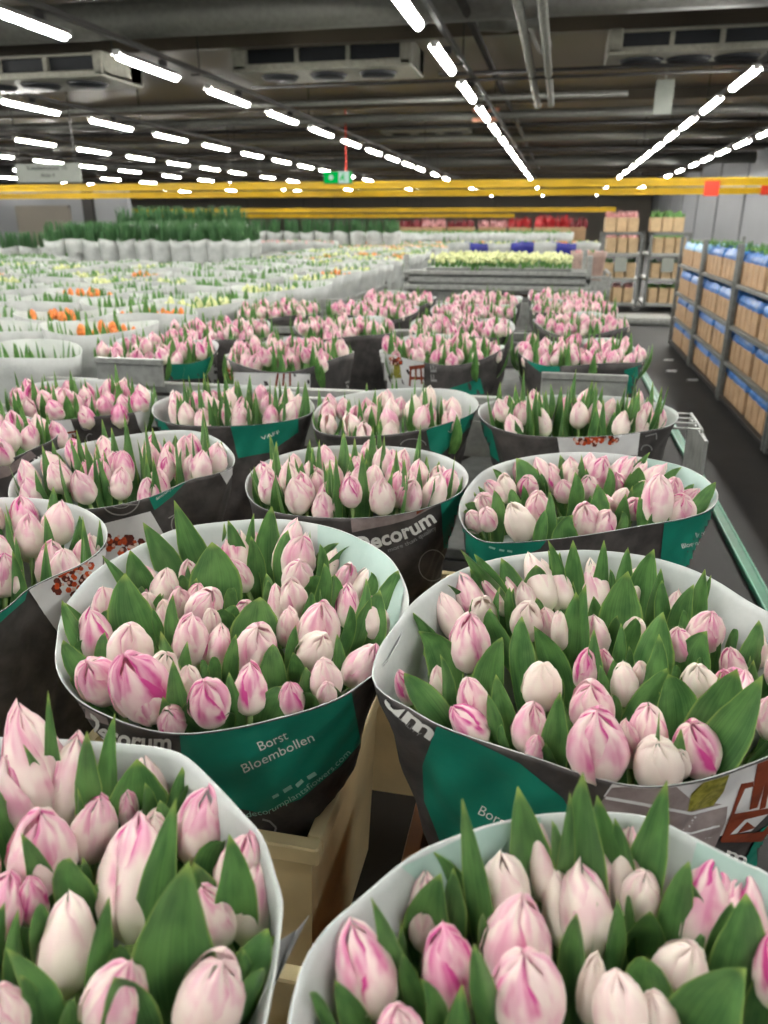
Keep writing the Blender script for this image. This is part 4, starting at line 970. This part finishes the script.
# ------------------------------------------------------------------ rack carts in the middle distance
def rack_cart(px0, px1, y, bud, label):
    a = PY(px0, 310, y); b = PY(px1, 310, y); x0, x1 = a.x, b.x
    t = empty('rack_cart', ((x0+x1)/2, y, 0)); tag(t, label, 'rack cart', 'rack carts across the aisle')
    for x in (x0, x1-.05):
        for yy in (y, y+1.2):
            m = MB(); m.box(x, x+.05, yy, yy+.05, .08, 1.42, ch=.006); m.obj('post', M['galv_d'], t)
    for z in (.10, .55, 1.0):
        m = MB(); m.box(x0, x1, y, y+1.25, z, z+.05, ch=.006); m.obj('shelf', M['galv'], t)
    m = MB(); m.box(x0, x1, y, y+.05, 1.37, 1.42, ch=.006); m.obj('top_bar', M['galv_d'], t)
    for zi, z in enumerate((.155, .605, 1.055)):
        for i in range(3):
            w = (x1-x0-.14)/3; xa = x0 + .07 + w*i
            bx = empty('plant_crate', (xa+w/2, y+.3, z)); tag(bx, f'pale crate, {od(i)} from left on {od(zi)} shelf of {label.split(" with")[0]}', 'crate', 'crates on the rack carts')
            m = MB(); m.box(xa+.015, xa+w-.015, y+.06, y+.6, z, z+.27, ch=.01); m.box(xa+.06, xa+.09, y+.05, y+.06, z+.02, z+.26); m.box(xa+w-.09, xa+w-.06, y+.05, y+.06, z+.02, z+.26); m.obj('body', M['kraftp'], bx)
            fo = []; ff = []; uv = []
            for _ in range(30):
                px, py = xa + U(.03, w-.03), y+U(.1,.55); an = U(0, 6.28); oo = Vector((math.cos(an), math.sin(an), 0))
                v, f, u = leaf_data((px, py, z+.24), (px, py, z+.28), (px+oo.x*.04, py+oo.y*.04, z+U(.3,.36)), .05, oo.cross(Vector((0,0,1))), .4, n=3, m=2)
                q = len(fo); fo += v; ff += [[q+e for e in g] for g in f]; uv += u
            mesh('foliage', fo, ff, M[bud] if zi != 1 else M['leaf_dk'], bx, uvs=uv, smooth=True)
    m = MB(); m.box((x0+x1)/2-.11, (x0+x1)/2+.11, y-.012, y, .72, .98); o = m.obj('note_sheet', M['sign']); tag(o, f'white sheet clipped to the front of {label.split(" with")[0]}', 'paper sheet')
    # upper crates stacked on top
    for i in range(3):
        w = (x1-x0-.1)/3; xa = x0+.05+w*i; bx = empty('plant_crate', (xa+w/2, y+.9, 1.43)); tag(bx, f'pale crate, {od(i)} from left on top of {label.split(" with")[0]}', 'crate', 'crates on the rack carts')
        m = MB(); m.box(xa+.01, xa+w-.01, y+.7, y+1.2, 1.42, 1.68, ch=.01); m.obj('body', M['kraftp'], bx)
        fo = []; ff = []; uv = []
        for _ in range(40):
            px, py = xa + U(.03, w-.03), y+U(.72,1.18); an = U(0, 6.28); oo = Vector((math.cos(an), math.sin(an), 0))
            v, f, u = leaf_data((px, py, 1.64), (px, py, 1.7), (px+oo.x*.05, py+oo.y*.05, U(1.74,1.82)), .06, oo.cross(Vector((0,0,1))), .4, n=3, m=2)
            q = len(fo); fo += v; ff += [[q+e for e in g] for g in f]; uv += u
        mesh('foliage', fo, ff, M[bud], bx, uvs=uv, smooth=True)
rack_cart(596, 636, 15.8, 'pinkish', 'left rack cart across the aisle with dusty pink flowers')
rack_cart(642, 682, 15.8, 'leaf_far', 'right rack cart across the aisle with yellow green plants')
# ------------------------------------------------------------------ the long blue-topped racks along the aisle
XR = 1.57
FOL = []
for s in range(4):
    fo = []; ff = []; uv = []
    for _ in range(46):
        px, py = U(.03, .5), U(-.4, .4); an = U(0, 6.28); oo = Vector((math.cos(an), math.sin(an), 0))
        v, f, u = leaf_data((px, py, 0), (px, py, .03), (px+oo.x*.03, py+oo.y*.03, U(.05,.1)), .035, oo.cross(Vector((0,0,1))), .4, n=3, m=2)
        q = len(fo); fo += v; ff += [[q+e for e in g] for g in f]; uv += u
    o = mesh('foliage', fo, ff, M['leaf_dk'] if s % 2 else M['leaf_far'], uvs=uv, smooth=True); C.objects.unlink(o); FOL.append(o)
def film(x0, x1, y0, y1, z, seed):     # crumpled film standing over the box edge
    rng = random.Random(seed); vs = []; fs_ = []; n = 40
    per = [(x0, y0+(y1-y0)*i/16) for i in range(17)] + [(x0+(x1-x0)*i/4, y1) for i in range(1, 5)] + [(x1, y1-(y1-y0)*i/16) for i in range(1, 17)] + [(x1-(x1-x0)*i/4, y0) for i in range(1, 4)]
    n = len(per); cx, cy = (x0+x1)/2, (y0+y1)/2
    for j, (o, h) in enumerate(((-.03, -.04), (.012, .0), (.0, .045), (-.035, .085))):
        for x, y in per:
            d = Vector((x-cx, y-cy)).normalized(); k = o - rng.uniform(0, .016)*(j > 0); vs.append((x+d.x*k, y+d.y*k, z+h+rng.uniform(-.012, .012)*(j != 1)))
    for j in range(3):
        for i in range(n): fs_.append((j*n+i, j*n+(i+1) % n, (j+1)*n+(i+1) % n, (j+1)*n+i))
    return vs, fs_
PITCH = .92; Y0 = 11.4
for c in range(4):
    ya = Y0 - (c+1)*PITCH*2; yb = Y0 - c*PITCH*2
    t = empty('shelf_rack', (XR+.4, (ya+yb)/2, 0)); nm_ = f'{od(c)} rack from the far end'
    tag(t, f'tall steel shelf rack of blue-lined boxes, {od(c)} from the far end of the aisle', 'shelf rack', 'shelf racks along the aisle')
    for yy in (ya+.03, yb-.06):
        for xx in (XR, XR+.75):
            m = MB(); m.box(xx-.02, xx+.02, yy-.02, yy+.02, .03, 1.42, ch=.005); m.obj('post', M['galv_d'], t)
    for zi, z in enumerate((.08, .40, .72, 1.08)):
        m = MB(); m.box(XR-.01, XR+.78, ya+.02, yb-.02, z-.035, z, ch=.005); m.obj('shelf', M['galv_d'] if zi else M['dark'], t)
        for i in range(2):
            y0 = ya + .06 + i*(PITCH-.01); y1 = y0 + PITCH - .12
            b = empty('lined_box', (XR+.3, (y0+y1)/2, z)); tag(b, f'blue-lined box, {"nearer" if i == 0 else "farther"} on {od(zi)} shelf of {nm_}', 'box', 'blue-lined boxes on the aisle racks')
            m = MB(); m.box(XR+.03, XR+.6, y0, y1, z, z+.19, ch=.006)
            for q in (.25, .5, .75): m.box(XR+.024, XR+.031, y0+(y1-y0)*q-.006, y0+(y1-y0)*q+.006, z+.005, z+.185)
            m.obj('body', M['kraft'], b)
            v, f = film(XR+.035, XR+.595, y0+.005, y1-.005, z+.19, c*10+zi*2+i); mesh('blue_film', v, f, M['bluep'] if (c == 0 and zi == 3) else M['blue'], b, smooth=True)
            o = FOL[(c+zi+i) % 4].copy(); C.objects.link(o); o.parent = b; o.location = (XR+.04 - (XR+.3), 0, .235 if zi == 3 else .17); 
            if zi < 3: o.scale = (1,1,.8)
# ------------------------------------------------------------------ setting
def struct(o): o['kind'] = 'structure'; return o
m = MB(); m.box(-50, 12, -8, 100, -.1, 0); struct(m.obj('floor', M['floor']))
HC = CAMZ + 2.75
m = MB(); m.box(-50, 12, -8, 100, HC, HC+.2)
struct(m.obj('ceiling', M['ceil']))
m = MB(); m.box(-50, 12, 72, 72.3, 0, HC); struct(m.obj('wall_back', M['walld']))
m = MB(); m.box(7.2, 7.5, 6, 95, 0, HC)
for k in range(14): m.box(7.12, 7.2, 12+k*6, 12.25+k*6, 0, HC)
struct(m.obj('wall_right', M['wall']))
a = PY(130, 225, 34); m = MB(); m.box(-50, a.x, 34, 34.3, 0, 3.0); struct(m.obj('wall_left', M['wall']))
p0 = PY(18, 210, 33.9); p1 = PY(68, 210, 33.9); m = MB(); m.box(p0.x, p1.x, 33.86, 33.95, 0, 2.2); m.box(p0.x-.1, p0.x, 33.84, 33.95, 0, 2.3); m.box(p1.x, p1.x+.1, 33.84, 33.95, 0, 2.3); m.box(p0.x-.1, p1.x+.1, 33.84, 33.95, 2.2, 2.3); struct(m.obj('door_1', M['walld']))
p0 = PY(84, 210, 33.9); p1 = PY(94, 210, 33.9); m = MB(); m.box(p0.x, p1.x, 33.8, 33.98, 0, 3.0); struct(m.obj('trim_1', M['dark']))
# floor threshold strip by the racks, scraps on the aisle floor
a = PY(630, 322, 14.2); m = MB(); m.box(.55, 1.9, 13.6, 14.3, 0, .12, ch=.01); m.box(.55, 1.9, 13.55, 13.6, .03, .09); o = m.obj('floor_ramp', M['galv']); tag(o, 'low grey metal ramp across the aisle before the rack carts', 'ramp')
for i, (px, py) in enumerate(((671,371),(692,380),(668,360))):
    p = P(px, py, 1.597); m = MB(); m.add([(p.x-.06,p.y-.03,.004),(p.x+.05,p.y-.04,.003),(p.x+.07,p.y+.03,.012),(p.x-.03,p.y+.04,.006),(p.x-.06,p.y-.03,.002),(p.x+.05,p.y-.04,.001),(p.x+.07,p.y+.03,.010),(p.x-.03,p.y+.04,.004)], [(0,1,2,3),(7,6,5,4),(0,4,5,1),(1,5,6,2),(2,6,7,3),(3,7,4,0)])
    o = m.obj('paper_scrap', M['white_print']); tag(o, f'small white paper scrap on the aisle floor, {["middle","nearest","farthest"][i]} of three', 'paper scrap', 'scraps on the aisle floor')
a = P(768, 605, 1.58); b = P(646, 379, 1.58); xg = (a.x+b.x)/2
t = empty('floor_rail', (xg, 4, 0)); tag(t, 'long green rail with pale edges on the floor beside the trolleys', 'rail')
m = MB(); m.box(xg-.03, xg+.03, 1.2, 13.4, 0, .03, ch=.008); m.obj('rail_body', M['green_rail'], t)
for s in (-1, 1):
    m = MB(); m.box(xg+s*.026-.003, xg+s*.026+.003, 1.2, 13.4, .028, .036); m.obj('rail_edge', plain('pale_green', (120, 190, 160), .3), t)
# ------------------------------------------------------------------ ceiling lamps
LZ = CAMZ + 1.9; tubeL = 1.55
def lamp_meshes():
    m = MB()      # reflector channel
    vs = []; prof = [(-.075, 0), (-.045, .05), (-.03, .06), (.03, .06), (.045, .05), (.075, 0), (.07, 0), (.04, .045), (-.04, .045), (-.07, 0)]
    n = len(prof)
    for y in (-tubeL/2-.04, tubeL/2+.04): vs += [(x, y, z) for x, z in prof]
    m.add(vs, [(i, (i+1) % n, n+(i+1) % n, n+i) for i in range(n)]); m.box(-.045, .045, -tubeL/2-.06, -tubeL/2-.03, -.01, .06); m.box(-.045, .045, tubeL/2+.03, tubeL/2+.06, -.01, .06)
    h = m.obj('reflector', M['reflector'])
    m = MB(); r = .05; m.tube([(0, -tubeL/2, .005), (0, -tubeL/2+.02, .0), (0, tubeL/2-.02, 0), (0, tubeL/2, .005)], [r*.5, r, r, r*.5], 10); q = m.obj('tube', M['lamp'], smooth=True)
    C.objects.unlink(h); C.objects.unlink(q); return h, q
LH, LT = lamp_meshes()
rowsx = [-1.60, -5.45, -9.3, -13.2, -17.0, -20.9, -24.8, 2.38, 4.4]
rown = ['row above the pink bunches', 'first row left of the pink bunches', 'second row left of the pink bunches', 'third row to the left', 'fourth row to the left', 'fifth row to the left', 'sixth row to the left', 'row above the aisle', 'row along the right wall']
for ri, x in enumerate(rowsx):
    pit = 2.65; y = [8.3, 7.95, 8.25, 8.6, 9.4, 11, 11.6, 10.6, 10.2][ri] - pit*(6 if ri < 8 else 2); i = 0  # rows also run unseen behind the camera, added to brighten the near bunches
    ymax = 66 if ri in (0, 1, 7) else 54
    yl0 = y
    while y < ymax:
        p = Vector((x, y, LZ)); vis = y > abs(x)*.9 or x > 0
        if y > max(-7, (-x - 12)*1.1 if x < 0 else -7):
            t = empty('ceiling_lamp', (x, y, LZ)); tag(t, f"lit tube lamp, {od(i)} from the camera in the {rown[ri]}", 'lamp', 'ceiling tube lamps')
            for o in (LH, LT): c = o.copy(); C.objects.link(c); c.parent = t
            i += 1
        y += pit if y < 30 else pit*1.35
    m = MB(); m.box(x-.03+.12, x+.03+.12, -6, ymax, LZ+.12, LZ+.18, ch=.008)
    for k in range(int((ymax+6)/5.3)):
        yy = -4+k*5.3; m.box(x+.112, x+.128, yy-.008, yy+.008, LZ+.18, HC); m.box(x-.01, x+.12, yy-.02, yy+.02, LZ+.10, LZ+.12)
    for k in range(int((ymax+6)/2.65)):
        yy = -5+k*2.65; m.box(x-.01, x+.1, yy-.015, yy+.015, LZ+.055, LZ+.14)
    o = m.obj('lighting_track', M['dark']); tag(o, f'dark cable track over the lamp {rown[ri]}', 'cable track', 'lighting tracks')
# yellow cross rails
for i, (y, py, hh, x0, x1, lb) in enumerate([(24, 187, .17, -40, 7.0, 'upper'), (26.5, 195, .15, -40, 6.2, 'lower'), (50, 211.5, .2, -40, 3, 'far'), (53, 217, .2, -45, -3, 'farthest')]):
    m = MB(); zz = PY(450, py, y).z
    m.box(x0, x1, y-.08, y+.08, zz-.03, zz, 0); m.box(x0, x1, y-.02, y+.02, zz, zz+hh-.06, 0); m.box(x0, x1, y-.08, y+.08, zz+hh-.06, zz+hh, 0)
    k = x0
    while k < x1: m.box(k-.01, k+.01, y-.01, y+.01, zz+hh, HC, 1); k += 6
    o = m.obj('yellow_cross_rail', [M['yellow'], M['dark']]); tag(o, f'{lb} yellow steel rail crossing the hall under the ceiling', 'steel rail', 'yellow cross rails')
# exit sign
a = PY(324, 184, 20); b = PY(352, 171, 20)
t = empty('exit_sign', ((a.x+b.x)/2, 20, a.z)); tag(t, 'lit green and white emergency exit sign hanging before the yellow rail', 'exit sign')
m = MB(); m.box(a.x, b.x, 19.98, 20.06, a.z, b.z, ch=.01); m.obj('housing', M['galv_d'], t)
w = b.x-a.x; h = b.z-a.z
m = MB(); m.box(a.x+.01, a.x+w*.52, 19.965, 19.98, a.z+.01, b.z-.01); m.obj('green_panel', M['exit'], t)
m = MB(); m.box(a.x+w*.54, b.x-w*.1, 19.965, 19.98, a.z+.01, b.z-.01); m.obj('white_panel', M['exitw'], t)
m = MB(); m.box(b.x-w*.09, b.x, 19.965, 19.98, a.z+.01, b.z-.01); m.obj('green_edge', M['exit'], t)
cx, cz = a.x+w*.27, a.z+h*.5; q = h*.32
m = MB()
for s in (-1, 1):
    m.add([(cx+s*q*.15, 19.96, cz+q*.15), (cx+s*q*.15, 19.96, cz-q*.15), (cx+s*q, 19.96, cz)], [(0,1,2)] if s > 0 else [(0,2,1)])
    m.add([(cx-q*.15, 19.96, cz+s*q*.15), (cx+q*.15, 19.96, cz+s*q*.15), (cx, 19.96, cz+s*q)], [(0,1,2)] if s < 0 else [(0,2,1)])
m.box(cx-q*.5, cx+q*.5, 19.958, 19.965, cz-q*.5, cz+q*.5); m.obj('white_symbol', M['exitw'], t)
m = MB(); x0 = a.x+w*.7
m.box(x0-.02, x0+.02, 19.955, 19.964, cz+h*.2, cz+h*.32); m.add([(x0-.03,19.958,cz+h*.16),(x0+.04,19.958,cz+h*.14),(x0+.01,19.958,cz-h*.06),(x0+.06,19.958,cz-h*.3),(x0+.02,19.958,cz-h*.3),(x0-.02,19.958,cz-.02),(x0-.07,19.958,cz-h*.28),(x0-.09,19.958,cz-h*.2)], [tuple(range(7,-1,-1))]); m.obj('running_figure', M['exit'], t)
m = MB(); m.box(a.x+w*.78, a.x+w*.81, 20.0, 20.03, b.z, HC); m.obj('hanger', M['red'], t)
# hanging aisle sign on the left
a = PY(17, 183, 15.5); b = PY(79, 163, 15.5)
t = empty('hanging_sign', ((a.x+b.x)/2, 15.5, a.z)); tag(t, 'pale hanging sign board with two lines of dark text near the left edge', 'sign')
m = MB(); m.box(a.x, b.x, 15.5, 15.54, a.z, b.z, ch=.008); m.obj('board', M['sign'], t)
for x in (a.x+.1, b.x-.1): m = MB(); m.box(x-.006, x+.006, 15.51, 15.53, b.z, HC); m.obj('hanger', M['dark'], t)
def flat_text(body, cx, y, z, size, mat, parent, name='lettering'):
    cu = bpy.data.curves.new('lettering', 'FONT'); cu.body = body; cu.size = size; cu.align_x = 'CENTER'; cu.extrude = .002
    ob = bpy.data.objects.new('lettering', cu); C.objects.link(ob); bpy.context.view_layer.update()
    me = bpy.data.meshes.new_from_object(ob.evaluated_get(bpy.context.evaluated_depsgraph_get())); bpy.data.objects.remove(ob)
    me.transform(Matrix.Rotation(math.pi/2, 4, 'X')); me.transform(Matrix.Translation(Vector((cx, y, z)) - parent.location)); me.materials.clear(); me.materials.append(mat)
    o = bpy.data.objects.new(name, me); C.objects.link(o); o.parent = parent
flat_text('Kwaliteitskeur 10', (a.x+b.x)/2, 15.495, a.z+.24, .13, M['signtext'], t); flat_text('Aisle 4', (a.x+b.x)/2, 15.495, a.z+.10, .12, M['signtext'], t)
# red signs on the right
for px0, px1, py0, py1, y, lb in ((703,720,183,196,23.8,'orange red sign hanging from the yellow rail before the right wall'), (760,772,187,195,26.2,'small red sign cut by the right edge')):
    a = PY(px0, py1, y); b = PY(px1, py0, y); m = MB(); m.box(a.x, b.x, y-.02, y, a.z, b.z+.05, ch=.005); o = m.obj('red_sign', M['red']); tag(o, lb, 'sign')
# ------------------------------------------------------------------ coolers, pipes and ducts under the ceiling
def cooler(px0, px1, pyt, pyb, y, label, fans=3, slats=3):
    a = PY(px0, pyb, y); b = PY(px1, pyt, y); x0, x1, z0, z1 = a.x, b.x, a.z, b.z; dp = 1.2
    t = empty('air_cooler', ((x0+x1)/2, y, z0)); tag(t, label, 'air cooler', 'ceiling air coolers')
    h = z1-z0
    m = MB(); m.box(x0, x0+h*.55, y, y+dp, z0+h*.15, z1, ch=.02); m.box(x1-h*.4, x1, y, y+dp, z0+h*.15, z1, ch=.02); m.box(x0, x1, y, y+dp, z0+h*.12, z0+h*.36, ch=.02); m.box(x0, x1, y+dp*.7, y+dp, z0+h*.2, z1); m.box(x0, x1, y+.1, y+dp, z1-.03, z1)
    m.obj('case', M['cooler'], t)
    m = MB(); m.box(x0+h*.55, x1-h*.4, y+.12, y+.2, z0+h*.36, z1-.03); m.obj('grille', M['cooler_in'], t)
    m = MB()
    for k in range(1, slats): xx = x0+h*.55+(x1-x0-h*.95)*k/slats; m.box(xx-.03, xx+.03, y+.04, y+.12, z0+h*.3, z1-.02)
    m.box(x0+h*.3, x1-h*.2, y+.02, y+.07, z1-h*.14, z1-h*.06); m.obj('cross_bar', M['cooler'], t)
    for k in range(fans):
        xx = x0+h*.5+(x1-x0-h)*(k+.5)/fans; m = MB(); m.tube([(xx, y+dp*.45, z0+h*.14), (xx, y+dp*.45, z0-h*.03)], [.32, .26], 20); m.obj('fan_housing', M['cooler_in'], t, True)
    for xx in (x0+.1, x1-.1): m = MB(); m.box(xx-.01, xx+.01, y+.5, y+.52, z1, max(HC, z1+.01)); m.obj('hanger', M['dark'], t)
cooler(232, 411, 36, 76, 13.3, 'long grey air cooler above the left lamps')
cooler(607, 790, 20, 58, 12.6, 'long grey air cooler at the upper right')
cooler(-60, 100, 50, 86, 11.6, 'grey air cooler cut by the left edge under the ceiling')
cooler(380, 470, 120, 134, 26, 'distant grey air cooler behind the aisle lamps')
cooler(590, 690, 112, 128, 27, 'distant grey air cooler left of the aisle lamp row')
cooler(200, 275, 120, 134, 28, 'distant grey air cooler above the lamps on the left')
def pipe(pts, r, mat, label, n=10, cat='pipe', grp='pipes under the ceiling', name='ceiling_pipe'):
    m = MB(); m.tube(pts, r, n); o = m.obj(name, M[mat], smooth=True); tag(o, label, cat, grp); return o
def zat(px, py, z):     # point seen at px,py at height z above the eye
    d = ray(px, py); return CAM + d*(z/d.z)
for pa, pb, lb in (((512,-30),(538,106),'left one of two long pale tubes hanging near the aisle lamps'), ((540,-30),(551,104),'right one of two long pale tubes hanging near the aisle lamps')):
    a = zat(pa[0], pa[1], 2.3); b = zat(pb[0], pb[1], 1.9)
    pipe([a, b, b + (b-a).normalized()*.05], [.055, .055, .03], 'pipe', lb, 12, 'tube', 'two pale hanging tubes', 'hanging_tube')
def cross(py, z, r, mat, lb, px=384, x0=-30, x1=7, dz=0, name='ceiling_pipe', cat='pipe', grp='pipes under the ceiling'):
    p = zat(px, py, z); return pipe([(x0, p.y, p.z), (x1, p.y, p.z)], r, mat, lb, 12, cat, grp, name)
cross(10, 2.45, .22, 'duct', 'thick round grey duct crossing the top of the view', 300, name='round_duct', cat='duct', grp='ducts under the ceiling')
cross(72, 2.1, .03, 'dark', 'thin dark pipe crossing behind the first coolers', 500, -2, 7)
cross(79, 2.0, .025, 'dark', 'thin dark pipe just below its twin near the coolers', 500, -5, 3)
cross(94, 2.2, .05, 'pipe', 'grey pipe crossing left of the first cooler', 600, -30, 1)
cross(118, 2.2, .09, 'duct', 'grey duct crossing the hall at mid depth', 384, name='round_duct', cat='duct', grp='ducts under the ceiling')
cross(128, 2.3, .05, 'dark', 'dark pipe crossing behind the middle duct')
cross(140, 2.3, .12, 'duct', 'grey duct crossing farther down the hall', 384, name='round_duct', cat='duct', grp='ducts under the ceiling')
cross(152, 2.2, .08, 'dark', 'dark pipe crossing near the far lamps')
cross(163, 2.3, .2, 'duct', 'far grey duct just above the yellow rails', 384, name='round_duct', cat='duct', grp='ducts under the ceiling')
a = zat(452, -20, 2.3); pipe([(a.x, a.y-3, a.z), (a.x, 40, a.z)], .05, 'dark', 'dark pipe running down the hall beside the aisle lamps', grp='pipes running down the hall')
a = zat(478, 20, 2.5); pipe([a, a+Vector((.35,.1,-.02)), a+Vector((.7,.5,.1)), a+Vector((.8,2.5,.12))], .12, 'duct', 'curved dark duct bend near the top centre', 14, 'duct', 'ducts under the ceiling', 'round_duct')
for k in range(9):      # ceiling ribs
    m = MB(); y = 6 + k*7; m.box(-50, 7.2, y-.1, y+.1, HC-.22, HC); o = m.obj('ceiling_beam', M['ceil']); o['kind'] = 'structure'
a = PY(664, 97, 14.5); m = MB(); m.box(a.x-.14, a.x+.14, 14.5, 14.53, a.z-.25, a.z+.25, ch=.01); m.box(a.x-.01, a.x+.01, 14.51, 14.52, a.z+.25, HC); o = m.obj('hanging_card', M['sign']); tag(o, 'small pale card hanging below the aisle lamp row', 'sign')
a = PY(486, 115, 19); m = MB(); m.box(a.x-.3, a.x+.3, 18.9, 19.1, a.z-.13, a.z+.13, ch=.03); o = m.obj('orange_lamp_cover', M['peach']); tag(o, 'unlit salmon coloured lamp cover in the aisle lamp row', 'lamp cover')
# stacks far down the hall
for i, (px, w, h, mt, y) in enumerate([(408,24,8,'maroon',40),(432,22,9,'pinkish',40),(460,26,8,'maroon',41),(492,26,8,'pinkish',40),(520,22,10,'crimson',38),(552,36,14,'crimson',36),(575,24,10,'maroon',38)]):
    a = PY(px-w/2, 226, y); b = PY(px+w/2, 226-h, y); t = empty('flower_stack', ((a.x+b.x)/2, y, 0)); tag(t, f'{mt if mt != "pinkish" else "dusty pink"} flower rack far down the hall, {od(i)} from left', 'flower rack', 'far flower racks')
    m = MB(); m.box(a.x, b.x, y, y+1.2, 0, a.z-.05, ch=.02); m.obj('rack_body', M['kraft'], t)
    fo = []; ff = []; uv = []
    for _ in range(90):
        px_, py_ = U(a.x, b.x), y+U(0,1.2); an = U(0, 6.28); oo = Vector((math.cos(an), math.sin(an), 0))
        v, f, u = leaf_data((px_, py_, a.z-.1), (px_, py_, a.z+.05), (px_+oo.x*.1, py_+oo.y*.1, U(a.z+.05, b.z)), .16, oo.cross(Vector((0,0,1))), .4, n=3, m=2)
        q = len(fo); fo += v; ff += [[q+e for e in g] for g in f]; uv += u
    mesh('blossoms', fo, ff, M[mt], t, uvs=uv, smooth=True)

# ------------------------------------------------------------------ camera, world
cd = bpy.data.cameras.new('camera'); cam = bpy.data.objects.new('camera', cd); C.objects.link(cam)
rt = Vector((AX.x, AY.x, AZ.x)).normalized(); fw = Vector((AX.z, AY.z, AZ.z)).normalized(); upv = rt.cross(fw).normalized()
rt = fw.cross(upv)
cam.matrix_world = Matrix(((rt.x, upv.x, -fw.x, 0), (rt.y, upv.y, -fw.y, 0), (rt.z, upv.z, -fw.z, CAMZ), (0,0,0,1)))
cd.sensor_fit = 'VERTICAL'; cd.sensor_height = 36; cd.lens = 36*F/1024; cd.clip_start = .02; cd.clip_end = 300
cd.dof.use_dof = True; cd.dof.focus_distance = 1.05; cd.dof.aperture_fstop = 6.0
sc = bpy.context.scene; sc.camera = cam
w = bpy.data.worlds.new('world'); sc.world = w; w.use_nodes = True; w.node_tree.nodes['Background'].inputs[0].default_value = (.9, .95, 1, 1); w.node_tree.nodes['Background'].inputs[1].default_value = .35
sc.view_settings.view_transform = 'Standard'; sc.view_settings.look = 'None'; sc.view_settings.gamma = 1; sc.view_settings.use_curve_mapping = False
sc.view_settings.exposure = 0.22
sc.cycles.max_bounces = 6; sc.cycles.diffuse_bounces = 4; sc.cycles.glossy_bounces = 2; sc.cycles.transmission_bounces = 3; sc.cycles.sample_clamp_indirect = 4
sc.cycles.use_denoising = True
